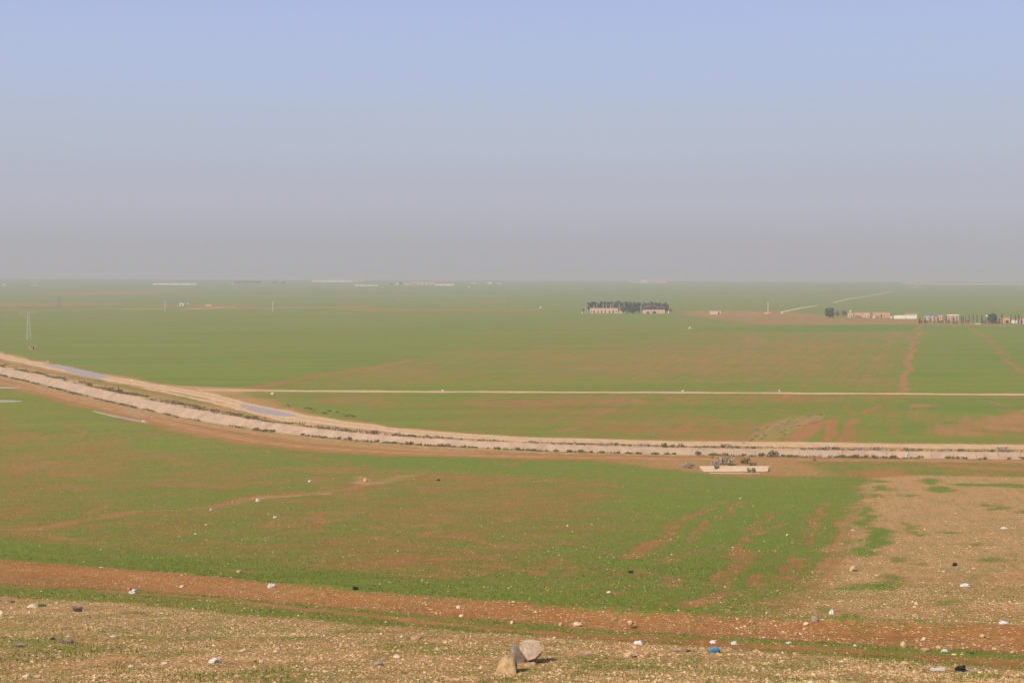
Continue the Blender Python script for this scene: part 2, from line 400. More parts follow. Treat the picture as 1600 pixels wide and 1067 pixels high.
for a in ((1362, 800, 10, 10), (1358, 815, 13, 10), (1372, 832, 18, 9), (1365, 845, 14, 9), (1348, 862, 18, 8), (1372, 850, 9, 8), (1376, 915, 30, 6), (1395, 905, 12, 8), (1330, 918, 12, 4), (1398, 875, 8, 5), (1452, 752, 16, 5),
          (1466, 764, 22, 5), (1510, 757, 20, 3), (1560, 758, 34, 3), (1563, 794, 13, 2.6), (1540, 790, 8, 2), (1416, 774, 11, 2.4), (1378, 762, 12, 4), (1362, 774, 10, 3), (1600, 800, 8, 3), (1480, 832, 9, 2), (1430, 836, 5, 2),
          (1420, 825, 4, 9), (1555, 875, 14, 2.4), (1440, 882, 10, 2), (1525, 850, 8, 2), (1300, 955, 12, 2.4), (1325, 963, 10, 2.4), (1470, 942, 12, 4), (1590, 760, 20, 3), (1375, 752, 14, 2)):
    blob(a[0], a[1], a[2], a[3], 1.3, g=1.0, l=.80, t=.05, s=.5, k=.95)
# the earth berm, the track below it, the stony slope we stand on
area(BERM_TOP_PX + BERM_BOT_PX[::-1], .8, g=.03, s=.12, t=.42, l=.4)
GRAVEL_TOP = [(-60, 930), (0, 932), (100, 938), (200, 944), (300, 953), (400, 962), (500, 970), (600, 978), (700, 985), (800, 991), (900, 998), (1000, 1004), (1200, 1018), (1400, 1030), (1600, 1044), (1660, 1048)]
area(BERM_BOT_PX + GRAVEL_TOP[::-1], .7, g=.66, s=.2, t=.16, l=.45)
stroke([(-60, 912), (0, 915), (200, 925), (300, 934), (400, 944), (500, 955), (600, 965), (700, 975), (780, 984), (860, 988)], .42, .5, g=.06, s=.34, t=.06)
stroke([(880, 992), (1000, 998), (1150, 1008), (1300, 1016), (1450, 1026), (1660, 1038)], .75, .8, g=.1, s=.2, t=.1, k=.9)
area(GRAVEL_TOP + [(1660, 1180), (1660, 1400), (-60, 1400), (-60, 1180)], .7, g=.36, s=.68, t=1.0, l=.10)
for a in ((60, 1008, 60, 5), (130, 1014, 60, 6), (290, 1054, 40, 6), (450, 1062, 50, 5), (330, 942, 60, 4), (640, 1010, 60, 6), (720, 1020, 70, 6), (900, 1030, 50, 5), (980, 1040, 60, 5), (1130, 1048, 60, 5), (1250, 1042, 80, 5), (1230, 1060, 60, 5),
          (1540, 1056, 50, 4), (1450, 1040, 50, 3), (800, 1062, 40, 3), (560, 985, 50, 4), (200, 1045, 40, 4)):
    blob(a[0], a[1], a[2], a[3], .5, g=.75, t=.4, l=.22, k=.6)

def cover_map(X, Y):
    """grass, sandy soil, stones, lushness at world points"""
    X = np.asarray(X, float); Y = np.asarray(Y, float)
    g = np.full(X.shape, .72); s = np.full(X.shape, .28); t = np.zeros(X.shape); l = np.full(X.shape, .45)
    A = np.clip(0.007 * Y, .45, 8)
    sc = np.clip(Y * .05, 2.0, 80)
    sc = 2.0 ** np.round(np.log2(sc))              # a few fixed sizes of irregularity
    wx = X + A * (fbm(X / 3, Y / 3, 21, 4) - .5) * 2.6 * (Y < 260) + A * (fbm(X / 16, Y / 16, 22, 3) - .5) * 1.6
    wy = Y + A * (fbm(X / 3, Y / 3, 31, 4) - .5) * 3.2 * (Y < 260) + A * (fbm(X / 16, Y / 16, 32, 3) - .5) * 1.2
    for L in LAYERS:
        if L[0] == 'poly':
            poly, f, vals, k = L[1], L[2], L[3], L[4]
            p = np.array(poly); pad = f * 1.5
        else:
            poly, w, f, vals, k = L[1], L[2], L[3], L[4], L[5]
            p = np.array(poly); pad = w + f * 1.5
        m = (wx > p[:, 0].min() - pad) & (wx < p[:, 0].max() + pad) & (wy > p[:, 1].min() - pad) & (wy < p[:, 1].max() + pad)
        if not m.any(): continue
        xx, yy = wx[m], wy[m]
        if L[0] == 'poly':
            d, _, _ = seg_dist(xx, yy, list(poly) + [poly[0]])
            sd = np.where(inside(xx, yy, poly), -d, d)
            a = 1 - sstep(-f, f, sd)
        else:
            d, _, _ = seg_dist(xx, yy, poly)
            a = 1 - sstep(w - f * .6, w + f, d)
            if w < 3 and k < .9:
                a = a * np.clip(-.15 + 2.1 * fbm(xx / (1.6 + w), yy / (1.6 + w), 87, 4), 0, 1)
        a = a * k
        for arr, v in zip((g, s, t, l), vals):
            if v is not None:
                arr[m] = arr[m] * (1 - a) + v * a
    # unevenness of the sowing: broad patches and drill rows that run away to the upper right
    far = sstep(420, 900, Y)
    def rows(ang, ws, wl_, seed):
        ca, sa = math.cos(ang), math.sin(ang)
        u, v = X * ca + Y * sa, -X * sa + Y * ca
        return fbm(u / wl_, v / ws, seed, 3) - .5
    nearf = 1 - sstep(300, 340, Y)
    mid = (1 - nearf) * (1 - sstep(900, 1500, Y))
    var = nearf * (rows(math.radians(64), 1.1, 22, 41) * .36 + (fbm(X / 7, Y / 11, 43, 4) - .5) * .55 + rows(math.radians(8), 1.6, 30, 47) * .28)
    var = var + mid * (rows(math.radians(80), 3.0, 90, 51) * .28 + (fbm(X / 26, Y / 34, 53, 4) - .5) * .42 + rows(math.radians(10), 5, 110, 57) * .28)
    var = var + sstep(900, 1500, Y) * ((fbm(X / 160, Y / 120, 61, 4) - .5) * .5 + rows(math.radians(4), 18, 420, 63) * .35)
    mx = (g > .2) & (g < 1.1)
    g = g + var * np.where(g > .9, .55, 1.0) * np.where(mx, 1, .35)
    l = l + (fbm(X / 40, Y / 60, 71, 3) - .5) * .35 + (fbm(X / 300, Y / 300, 73, 3) - .5) * .35 * sstep(400, 900, Y)
    s = s + (fbm(X / 5, Y / 8, 81, 3) - .5) * .25
    return np.clip(g, 0, 1), np.clip(s, 0, 1), np.clip(t, 0, 1), np.clip(l, 0, 1)

# ------------------------------------------------------------------ material helpers
def mat_base(name, rough=1.0, spec=0.1):
    m = bpy.data.materials.new(name)
    m.use_nodes = True
    nt = m.node_tree
    b = nt.nodes['Principled BSDF']
    b.inputs['Roughness'].default_value = rough
    b.inputs['Specular IOR Level'].default_value = spec
    return m, nt, b

def n_noise(nt, scale, detail=4, vec=None, rough=.55):
    n = nt.nodes.new('ShaderNodeTexNoise')
    n.inputs['Scale'].default_value = scale
    n.inputs['Detail'].default_value = detail
    n.inputs['Roughness'].default_value = rough
    if vec is not None: nt.links.new(vec, n.inputs['Vector'])
    return n.outputs['Fac']

def n_math(nt, op, a, b=None, c=None, clamp=False):
    n = nt.nodes.new('ShaderNodeMath'); n.operation = op; n.use_clamp = clamp
    for i, v in enumerate((a, b, c)):
        if v is None: continue
        if isinstance(v, (int, float)): n.inputs[i].default_value = v
        else: nt.links.new(v, n.inputs[i])
    return n.outputs[0]

def n_mix(nt, f, a, b):
    n = nt.nodes.new('ShaderNodeMix'); n.data_type = 'RGBA'
    for k, v in (('Factor', f), ('A', a), ('B', b)):
        if isinstance(v, (int, float)): n.inputs[k].default_value = v
        elif isinstance(v, tuple): n.inputs[k].default_value = (*v, 1)
        else: nt.links.new(v, n.inputs[k])
    return n.outputs['Result']

def n_range(nt, v, a, b, c=0.0, d=1.0, smooth=False):
    n = nt.nodes.new('ShaderNodeMapRange')
    if smooth: n.interpolation_type = 'SMOOTHSTEP'
    nt.links.new(v, n.inputs['Value'])
    for k, x in (('From Min', a), ('From Max', b), ('To Min', c), ('To Max', d)): n.inputs[k].default_value = x
    return n.outputs[0]

def n_bump(nt, b, h, strength, dist):
    n = nt.nodes.new('ShaderNodeBump')
    n.inputs['Strength'].default_value = strength
    n.inputs['Distance'].default_value = dist
    nt.links.new(h, n.inputs['Height'])
    nt.links.new(n.outputs[0], b.inputs['Normal'])

def n_pos(nt):
    return nt.nodes.new('ShaderNodeNewGeometry').outputs['Position']

def simple_mat(name, c1, c2, scale, rough=.9, spec=.2, bump=0, bd=.02, coord='obj', metal=0.0, vary=0.0):
    m, nt, b = mat_base(name, rough, spec)
    vec = nt.nodes.new('ShaderNodeTexCoord').outputs['Object'] if coord == 'obj' else n_pos(nt)
    f = n_range(nt, n_noise(nt, scale, 5, vec), .3, .7)
    c = n_mix(nt, f, c1, c2)
    if vary:
        oi = nt.nodes.new('ShaderNodeObjectInfo').outputs['Random']
        hs = nt.nodes.new('ShaderNodeHueSaturation')
        nt.links.new(c, hs.inputs['Color'])
        nt.links.new(n_range(nt, oi, 0, 1, 1 - vary, 1 + vary), hs.inputs['Value'])
        c = hs.outputs[0]
    nt.links.new(c, b.inputs['Base Color'])
    b.inputs['Metallic'].default_value = metal
    if bump: n_bump(nt, b, n_noise(nt, scale * 3, 4, vec), bump, bd)
    return m

# ground: sprouting grass over red earth, sandy earth and stones, by what the cover map says
M_GROUND, nt, b = mat_base('field_ground', 1.0, .04)
at = nt.nodes.new('ShaderNodeAttribute'); at.attribute_name = 'cover'
sp = nt.nodes.new('ShaderNodeSeparateColor'); nt.links.new(at.outputs['Color'], sp.inputs[0])
aG, aS, aT, aL = sp.outputs[0], sp.outputs[1], sp.outputs[2], at.outputs['Alpha']
pos = n_pos(nt)
nf = n_noise(nt, 2.6, 5, pos, .65); nm = n_noise(nt, .55, 4, pos); nl = n_noise(nt, .09, 4, pos); nxl = n_noise(nt, .012, 4, pos)
py_ = nt.nodes.new('ShaderNodeSeparateXYZ'); nt.links.new(pos, py_.inputs[0])
def rowed(ang, ln, wd, det):
    mp = nt.nodes.new('ShaderNodeMapping'); mp.vector_type = 'POINT'
    mp.inputs['Rotation'].default_value = (0, 0, -math.radians(ang))
    mp2 = nt.nodes.new('ShaderNodeVectorMath'); mp2.operation = 'MULTIPLY'
    mp2.inputs[1].default_value = (1.0 / ln, 1.0 / wd, 0)
    nt.links.new(pos, mp.inputs['Vector']); nt.links.new(mp.outputs[0], mp2.inputs[0])
    return n_noise(nt, 1.0, det, mp2.outputs[0], .6)
_ra, _rb = G(985, 872), G(1125, 780)
_rc, _rd = G(1408, 606), G(1432, 520)
row_near = rowed(math.degrees(math.atan2(_rb.y - _ra.y, _rb.x - _ra.x)), 16, .8, 4)
row_far = rowed(math.degrees(math.atan2(_rd.y - _rc.y, _rd.x - _rc.x)), 120, 2.2, 4)
row_cross = rowed(6, 12, 2.2, 4)
isfar = n_range(nt, py_.outputs[1], 325, 345)
rowm = nt.nodes.new('ShaderNodeMix'); rowm.data_type = 'FLOAT'
nt.links.new(isfar, rowm.inputs['Factor']); nt.links.new(row_near, rowm.inputs['A']); nt.links.new(row_far, rowm.inputs['B'])
row = rowm.outputs['Result']
sandy = n_math(nt, 'ADD', aS, n_math(nt, 'MULTIPLY', n_math(nt, 'SUBTRACT', nm, .5), .7), clamp=True)
soil = n_mix(nt, sandy, (.320, .134, .042), (.52, .300, .132))
soil = n_mix(nt, n_range(nt, nf, .35, .7, 0, .45), soil, (.22, .10, .032))
olive, fresh, deep = (.214, .184, .036), (.162, .214, .026), (.092, .180, .022)
gcol = n_mix(nt, n_range(nt, aL, 0, .5), olive, fresh)
gcol = n_mix(nt, n_range(nt, aL, .5, 1), gcol, deep)
gcol = n_mix(nt, n_range(nt, nl, .35, .65, 0, .35), gcol, (.165, .200, .042))
calm = n_range(nt, py_.outputs[1], 325, 420, 1.0, .5)
nbig = rowed(5, 260, 16, 5)
gcol = n_mix(nt, n_math(nt, 'MULTIPLY', isfar, n_range(nt, nbig, .42, .66, 0, .75)), gcol, (.222, .240, .032))
gcol = n_mix(nt, n_math(nt, 'MULTIPLY', isfar, n_range(nt, nbig, .5, .3, 0, .6)), gcol, (.118, .190, .024))
gcol = n_mix(nt, n_math(nt, 'MULTIPLY', isfar, n_range(nt, nxl, .45, .65, 0, .45)), gcol, (.225, .205, .038))
gmask = n_math(nt, 'ADD', aG, n_math(nt, 'MULTIPLY', n_math(nt, 'SUBTRACT', nf, .5), 1.5))
gmask = n_math(nt, 'ADD', gmask, n_math(nt, 'MULTIPLY', n_math(nt, 'MULTIPLY', n_math(nt, 'SUBTRACT', nm, .5), calm), 1.0))
gmask = n_math(nt, 'ADD', gmask, n_math(nt, 'MULTIPLY', n_math(nt, 'SUBTRACT', nl, .5), .28))
gmask = n_math(nt, 'ADD', gmask, n_math(nt, 'MULTIPLY', n_math(nt, 'SUBTRACT', row, .5), .95))
gmask = n_math(nt, 'ADD', gmask, n_math(nt, 'MULTIPLY', n_math(nt, 'MULTIPLY', n_math(nt, 'SUBTRACT', row_cross, .5), calm), .75))
gmask = n_range(nt, gmask, .02, .90, 0, 1, True)
gmask = n_math(nt, 'MULTIPLY', gmask, .96)
gcol = n_mix(nt, n_range(nt, n_math(nt, 'ADD', row_cross, nm), .8, 1.2, 0, .5), gcol, (.122, .170, .022))
c = n_mix(nt, gmask, soil, gcol)
vor = nt.nodes.new('ShaderNodeTexVoronoi'); vor.inputs['Scale'].default_value = 6.0; nt.links.new(pos, vor.inputs['Vector'])
vsep = nt.nodes.new('ShaderNodeSeparateColor'); nt.links.new(vor.outputs['Color'], vsep.inputs[0])
peb = n_math(nt, 'MULTIPLY', n_math(nt, 'LESS_THAN', vor.outputs['Distance'], .36), n_math(nt, 'LESS_THAN', vsep.outputs[0], n_math(nt, 'MULTIPLY', aT, .62)))
c = n_mix(nt, n_math(nt, 'MULTIPLY', peb, .85), c, n_mix(nt, vsep.outputs[1], (.42, .27, .13), (.66, .51, .31)))
nt.links.new(c, b.inputs['Base Color'])
hgt = n_math(nt, 'ADD', n_math(nt, 'ADD', nf, n_math(nt, 'MULTIPLY', nm, 1.5)), n_math(nt, 'MULTIPLY', gmask, .6))
n_bump(nt, b, hgt, .8, .14)

def dirt_mat(name, c1, c2, c3, sc=.5):
    m, nt, b = mat_base(name, 1.0, .05)
    p = n_pos(nt)
    a = nt.nodes.new('ShaderNodeAttribute'); a.attribute_name = 'across'
    rut = n_math(nt, 'ABSOLUTE', n_math(nt, 'SUBTRACT', n_math(nt, 'ABSOLUTE', a.outputs['Fac']), .45))
    f = n_math(nt, 'ADD', n_noise(nt, sc, 5, p), n_range(nt, rut, 0, .3, .12, -.12))
    c = n_mix(nt, n_range(nt, f, .32, .66), c1, c2)
    c = n_mix(nt, n_range(nt, n_noise(nt, sc * .22, 4, p), .52, .72, 0, .8), c, c3)
    nt.links.new(c, b.inputs['Base Color'])
    n_bump(nt, b, n_noise(nt, sc * 4, 4, p), .4, .06)
    return m

M_ROAD = dirt_mat('pale_dirt', (.48, .30, .155), (.62, .435, .255), (.54, .33, .175))
M_TRACK = dirt_mat('brown_dirt', (.34, .165, .062), (.46, .25, .105), (.31, .15, .055), .4)
M_CHALK = dirt_mat('chalk_road', (.50, .40, .28), (.62, .51, .38), (.45, .35, .24), .05)
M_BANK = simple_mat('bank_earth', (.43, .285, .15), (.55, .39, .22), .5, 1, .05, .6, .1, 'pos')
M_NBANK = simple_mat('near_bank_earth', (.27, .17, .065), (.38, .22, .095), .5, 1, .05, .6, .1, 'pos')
M_CONC = simple_mat('canal_concrete', (.33, .225, .15), (.43, .305, .21), .35, .9, .15, .2, .02, 'pos', vary=.05)
M_CONC2 = simple_mat('pale_concrete', (.47, .335, .22), (.57, .425, .29), .9, .9, .15, .2, .02, 'pos')
M_MUD = simple_mat('canal_mud', (.16, .10, .06), (.25, .17, .10), .6, .8, .2, .4, .05, 'pos')
M_WATER, nt, b = mat_base('muddy_water', .22, .35)
b.inputs['Base Color'].default_value = (.36, .28, .22, 1)
b.inputs['IOR'].default_value = 1.33
_pf = n_noise(nt, .35, 4, n_pos(nt))
nt.links.new(n_mix(nt, n_range(nt, _pf, .4, .65), (.40, .29, .20), (.30, .24, .20)), b.inputs['Base Color'])
nt.links.new(n_range(nt, _pf, .4, .65, .45, .12), b.inputs['Roughness'])
n_bump(nt, b, n_noise(nt, 2.0, 2, n_pos(nt)), .03, .02)

def leaf_mat(name, c1, c2, vary=.12):
    m, nt, b = mat_base(name, .8, .15)
    oi = nt.nodes.new('ShaderNodeObjectInfo').outputs['Random']
    f = n_noise(nt, 1.3, 3, n_pos(nt))
    c = n_mix(nt, n_range(nt, f, .3, .7), c1, c2)
    hs = nt.nodes.new('ShaderNodeHueSaturation')
    nt.links.new(c, hs.inputs['Color'])
    nt.links.new(n_range(nt, oi, 0, 1, 1 - vary, 1 + vary), hs.inputs['Value'])
    nt.links.new(hs.outputs[0], b.inputs['Base Color'])
    return m
M_PINE = leaf_mat('pine_needles', (.030, .046, .026), (.055, .074, .038))
M_CYP = leaf_mat('cypress_needles', (.020, .034, .018), (.040, .056, .028))
M_BROAD = leaf_mat('tree_leaves', (.050, .080, .036), (.085, .12, .052))
M_TWIG = leaf_mat('bare_twigs', (.16, .105, .095), (.23, .16, .145))
M_TWIGB = leaf_mat('brown_twigs', (.14, .10, .055), (.20, .145, .08))
M_WEED = leaf_mat('weed_leaves', (.13, .12, .045), (.20, .17, .07))
M_WEEDG = leaf_mat('weed_green', (.10, .135, .038), (.16, .18, .06))
M_PALETUFT = leaf_mat('pale_dry_tuft', (.38, .29, .235), (.50, .39, .32))
M_STRAW = leaf_mat('straw_tuft', (.34, .25, .12), (.44, .33, .17))
M_DRYB = leaf_mat('dry_bush', (.17, .12, .085), (.26, .195, .14))
M_PURP = leaf_mat('grey_scrub', (.27, .21, .17), (.38, .31, .25))
M_BARK = simple_mat('bark', (.10, .07, .05), (.17, .12, .085), 3)
M_PALEBARK = simple_mat('pale_bark', (.42, .38, .32), (.55, .50, .43), 1)
M_GRASS = leaf_mat('grass_blades', (.090, .120, .026), (.150, .160, .045), 0)
def tone_mat(name, c1, c2, c3):
    m, nt, b = mat_base(name, .95, .1)
    a = nt.nodes.new('ShaderNodeAttribute'); a.attribute_name = 'tone'
    c = n_mix(nt, n_range(nt, a.outputs['Fac'], 0, .5), c1, c2)
    c = n_mix(nt, n_range(nt, a.outputs['Fac'], .5, 1), c, c3)
    nt.links.new(c, b.inputs['Base Color'])
    return m
M_PEBBLE = tone_mat('limestone_pebbles', (.34, .185, .085), (.52, .345, .175), (.72, .57, .375))
M_BLADE = tone_mat('grass_tone', (.115, .165, .026), (.175, .185, .04), (.30, .23, .085))

# ------------------------------------------------------------------ object helpers
def setp(o, label=None, cat=None, group=None, kind=None):
    if label: o['label'] = label
    if cat: o['category'] = cat
    if group: o['group'] = group
    if kind: o['kind'] = kind
    return o

def link(name, me, parent=None):
    o = bpy.data.objects.new(name, me)
    col.objects.link(o)
    if parent is not None: o.parent = parent
    return o

def empty(name, loc, rz=0.0):
    o = bpy.data.objects.new(name, None)
    o.empty_display_size = .3
    col.objects.link(o)
    o.location = loc; o.rotation_euler = (0, 0, rz)
    return o

def np_mesh(name, verts, faces, mat=None, smooth=False):
    """verts Nx3, faces MxK of one size"""
    verts = np.asarray(verts, np.float32); faces = np.asarray(faces, np.int32)
    me = bpy.data.meshes.new(name)
    k = faces.shape[1]
    me.vertices.add(len(verts)); me.vertices.foreach_set('co', verts.ravel())
    me.loops.add(faces.size); me.loops.foreach_set('vertex_index', faces.ravel())
    me.polygons.add(len(faces))
    me.polygons.foreach_set('loop_start', np.arange(0, faces.size, k, dtype=np.int32))
    me.polygons.foreach_set('loop_total', np.full(len(faces), k, np.int32))
    me.polygons.foreach_set('use_smooth', np.full(len(faces), smooth, bool))
    me.update(calc_edges=True)
    if mat: me.materials.append(mat)
    return me

def attr(me, name, vals, typ='FLOAT'):
    a = me.attributes.new(name, typ, 'POINT')
    a.data.foreach_set('color' if typ == 'FLOAT_COLOR' else 'value', np.asarray(vals, np.float32).ravel())

def bm_mesh(name, bm, mat=None, smooth=False):
    me = bpy.data.meshes.new(name)
    bm.normal_update()
    bm.to_mesh(me); bm.free()
    if mat: me.materials.append(mat)
    if smooth:
        for p in me.polygons: p.use_smooth = True
    return me

def bm_box(bm, x0, x1, y0, y1, z0, z1):
    v = [bm.verts.new(p) for p in ((x0, y0, z0), (x1, y0, z0), (x1, y1, z0), (x0, y1, z0), (x0, y0, z1), (x1, y0, z1), (x1, y1, z1), (x0, y1, z1))]
    for f in ((0, 3, 2, 1), (4, 5, 6, 7), (0, 1, 5, 4), (1, 2, 6, 5), (2, 3, 7, 6), (3, 0, 4, 7)):
        bm.faces.new([v[i] for i in f])

def bm_bar(bm, a, b_, w, w2=None, sides=4):
    a, b_ = Vector(a), Vector(b_)
    d = (b_ - a).normalized()
    up = Vector((0, 0, 1)) if abs(d.z) < .9 else Vector((1, 0, 0))
    s = d.cross(up).normalized(); u = s.cross(d)
    w2 = w if w2 is None else w2
    r0, r1 = [], []
    for i in range(sides):
        t = 2 * math.pi * (i + .5) / sides
        o = s * math.cos(t) + u * math.sin(t)
        r0.append(bm.verts.new(a + o * w)); r1.append(bm.verts.new(b_ + o * w2))
    for i in range(sides):
        j = (i + 1) % sides
        bm.faces.new((r0[i], r0[j], r1[j], r1[i]))
    bm.faces.new(r0[::-1]); bm.faces.new(r1)

def box_part(name, parent, mat, x0, x1, y0, y1, z0, z1, bev=0):
    bm = bmesh.new(); bm_box(bm, x0, x1, y0, y1, z0, z1)
    if bev: bmesh.ops.bevel(bm, geom=list(bm.edges), offset=bev, segments=1, affect='EDGES')
    return link(name, bm_mesh(name, bm, mat), parent)

def leaves(n, centres, radii, size, seed, flat=.0, shell=.55):
    """leaf-sized quads spread through ellipsoid lobes -> verts, faces"""
    r = np.random.default_rng(seed)
    k = r.integers(0, len(centres), n)
    c = np.array(centres)[k]; rad = np.array(radii)[k]
    d = r.normal(size=(n, 3)); d /= np.linalg.norm(d, axis=1)[:, None]
    rr = shell + (1 - shell) * r.random(n) ** .7
    rr = np.where(r.random(n) < .25, r.random(n), rr)
    p = c + d * rad * rr[:, None]
    a = r.normal(size=(n, 3)); a[:, 2] *= (1 - flat); a /= np.linalg.norm(a, axis=1)[:, None]
    q = np.cross(a, r.normal(size=(n, 3))); q /= np.linalg.norm(q, axis=1)[:, None]
    s = size * (.6 + .8 * r.random(n))[:, None]
    v = np.stack([p - a * s, p - q * s * .55, p + a * s, p + q * s * .55], 1).reshape(-1, 3)
    return v, np.arange(4 * n).reshape(-1, 4)

# ------------------------------------------------------------------ GROUND (one sheet to beyond the horizon)
rows_py = list(np.arange(1090, 560, -1.15)) + list(np.arange(560, 440, -.8)) + [439.5, 438.8, 438.2]
rows_y = []
_sc = np.exp(np.linspace(math.log(30), math.log(8200), 6000))
_ang = (CAMZ - hz0(np.zeros(6000), _sc)) / _sc                         # tan of depression along the middle line
_ang = np.minimum.accumulate(_ang)
for py in rows_py:
    rows_y.append(float(np.interp(-TAN_H(py), -_ang, _sc)))
rows_y = sorted(set(np.round(rows_y, 3)))
rows_y = [-78, -50, -30, -15, -6, 0, 5, 10, 16, 22, 28, 33, 37] + [y for y in rows_y if y > 40] + [8300, 8700, 9300, 10200, 11500]
tx = np.concatenate([-np.linspace(1.2, .43, 34), np.arange(-.42, .4201, 2.15 / F), np.linspace(.43, 1.2, 34)])
RY = np.array(rows_y); nr, nc = len(RY), len(tx)
GX = np.maximum(RY, 42)[:, None] * tx[None, :]
GY = np.repeat(RY[:, None], nc, 1)
gx, gy = GX.ravel(), GY.ravel()
gz = hz(gx, gy)
m = (gy > 230) & (gy < 900)
dC = np.full(gx.shape, 1e9)
dC[m] = seg_dist(gx[m], gy[m], CANAL_PTS)[0]
gz = gz - 4.2 * (1 - sstep(CW + 1.6, CW + 4.2, dC))                     # the cut the canal lies in
cg, cs, ct, cl = cover_map(gx, gy)
idx = np.arange(nr * nc).reshape(nr, nc)
faces = np.stack([idx[:-1, :-1], idx[:-1, 1:], idx[1:, 1:], idx[1:, :-1]], -1).reshape(-1, 4)
me = np_mesh('ground', np.c_[gx, gy, gz], faces, M_GROUND, True)
attr(me, 'cover', np.c_[cg, cs, ct, cl], 'FLOAT_COLOR')
ground = setp(link('ground', me), 'rolling plain of sprouting green wheat over red earth', None, None, 'structure')
print('ground verts', len(gx))

# ------------------------------------------------------------------ roads, tracks and puddles
def ribbon(name, pts, hw, mat, lift, label, seed, na=7, wob=.35):
    t, n = normals(pts)
    d = np.r_[0, np.cumsum(np.hypot(*np.diff(pts, axis=0).T))]
    wl_ = hw * (1 + wob * (fbm(d / (hw * 2.2), d * 0 + 3, seed, 4) - .5) * 2)
    wr_ = hw * (1 + wob * (fbm(d / (hw * 2.2), d * 0 + 9, seed + 7, 4) - .5) * 2)
    V, A = [], []
    for u in np.linspace(-1, 1, na):
        off = np.where(u < 0, u * wl_, u * wr_)
        p = pts + n * off[:, None]
        z = hz(p[:, 0], p[:, 1]) + lift * (1 if abs(u) < .99 else -.6)
        V.append(np.c_[p, z]); A.append(np.full(len(p), u))
    V = np.concatenate(V); A = np.concatenate(A)
    k = np.arange(na * len(pts)).reshape(na, len(pts))
    f = np.stack([k[:-1, :-1], k[:-1, 1:], k[1:, 1:], k[1:, :-1]], -1).reshape(-1, 4)
    me = np_mesh(name, V, f, mat, True)
    attr(me, 'across', A)
    return setp(link(name, me), label, None, None, 'structure')

ribbon('dirt_road', R_CANAL, 5.6, M_ROAD, .08, 'pale dirt road curving along the far side of the canal', 1, 7, .5)
ribbon('dirt_road', R_FIELD, 3.7, M_ROAD, .05, 'straight pale dirt road crossing between the fields', 2, 7, .6)
ribbon('dirt_track', smooth_line(W2([(425, 652), (460, 660), (500, 667), (600, 680), (700, 688), (800, 692.3), (900, 694.6)]), 3.0, 2), 1.7, M_ROAD, .06, 'pale side track between the curving road and the canal', 12, 5, .7)
ribbon('dirt_track', smooth_line(W2([(225, 606), (280, 617), (330, 628), (380, 640), (425, 652)]), 3.0, 2), 1.6, M_ROAD, .06, 'pale side track branching off the road above the canal at left', 13, 5, .7)
ribbon('dirt_track', R_TRACK, 2.6, M_TRACK, .05, 'reddish brown dirt track along the near side of the canal', 3)
for i, p in enumerate(R_HILL):
    ribbon('dirt_road', p, 3.6, M_CHALK, .25, ('chalky road stretch leaving the village edge', 'chalky road stretch climbing the far hillside', 'last chalky road stretch below the horizon')[i], 4 + i, 5)
ribbon('dirt_road', R_RIDGE, 20.0, M_CHALK, 3.2, 'pale road line along the horizon at the right', 9, 5, .5)

def puddle(px, label, seed):
    r = np.random.default_rng(seed)
    p = np.array(W2(px)); n = len(p)
    q = []
    for i in range(n):                                                   # closed smooth outline
        a, b_, c_, d_ = p[i - 1], p[i], p[(i + 1) % n], p[(i + 2) % n]
        for t in np.linspace(0, 1, 7)[:-1]:
            q.append(.5 * (2 * b_ + (c_ - a) * t + (2 * a - 5 * b_ + 4 * c_ - d_) * t * t + (3 * b_ - a - 3 * c_ + d_) * t ** 3))
    q = np.array(q); c = q.mean(0)
    q = c + (q - c) * (1 + .12 * (r.random(len(q)) - .5))[:, None]
    z = float(np.max(hz(q[:, 0], q[:, 1]))) + .10
    bm = bmesh.new()
    vs = [bm.verts.new((x, y, z)) for x, y in q]
    vb = [bm.verts.new((x * 1.0 + .15 * np.sign(x - c[0]), y + .15 * np.sign(y - c[1]), z - .16)) for x, y in q]
    f = bm.faces.new(vs)
    for i in range(len(vs)):
        j = (i + 1) % len(vs)
        bm.faces.new((vs[j], vs[i], vb[i], vb[j]))
    bmesh.ops.recalc_face_normals(bm, faces=list(bm.faces))
    if f.normal.z < 0: bmesh.ops.reverse_faces(bm, faces=list(bm.faces))
    setp(link('puddle', bm_mesh('puddle', bm, M_WATER)), label, None, None, 'structure')

puddle([(66, 569), (95, 571), (118, 576), (150, 582.5), (170, 588.5), (158, 591), (135, 589), (118, 585), (96, 577)], 'long blue grey puddle on the dirt road at left', 1)
puddle([(374, 633), (398, 635), (430, 641), (462, 649), (448, 651), (415, 647), (390, 641)], 'blue grey puddle where the dirt road bends past the canal', 2)
puddle([(-40, 604), (10, 604.6), (31, 606.6), (10, 606.6), (-40, 606)], 'thin puddle by the brown track at the left edge', 3)
puddle([(-40, 625), (12, 625.4), (34, 627), (12, 628.2), (-40, 628)], 'puddle in the field below the track at the left edge', 4)
puddle([(150, 643), (185, 650.5), (226, 659), (222, 659.7), (180, 651.5), (148, 643.8)], 'long narrow wet rut beside the brown track', 5)
puddle([(190, 641), (215, 646.3), (241, 653), (214, 647.2)], 'short narrow wet rut in the brown track', 6)

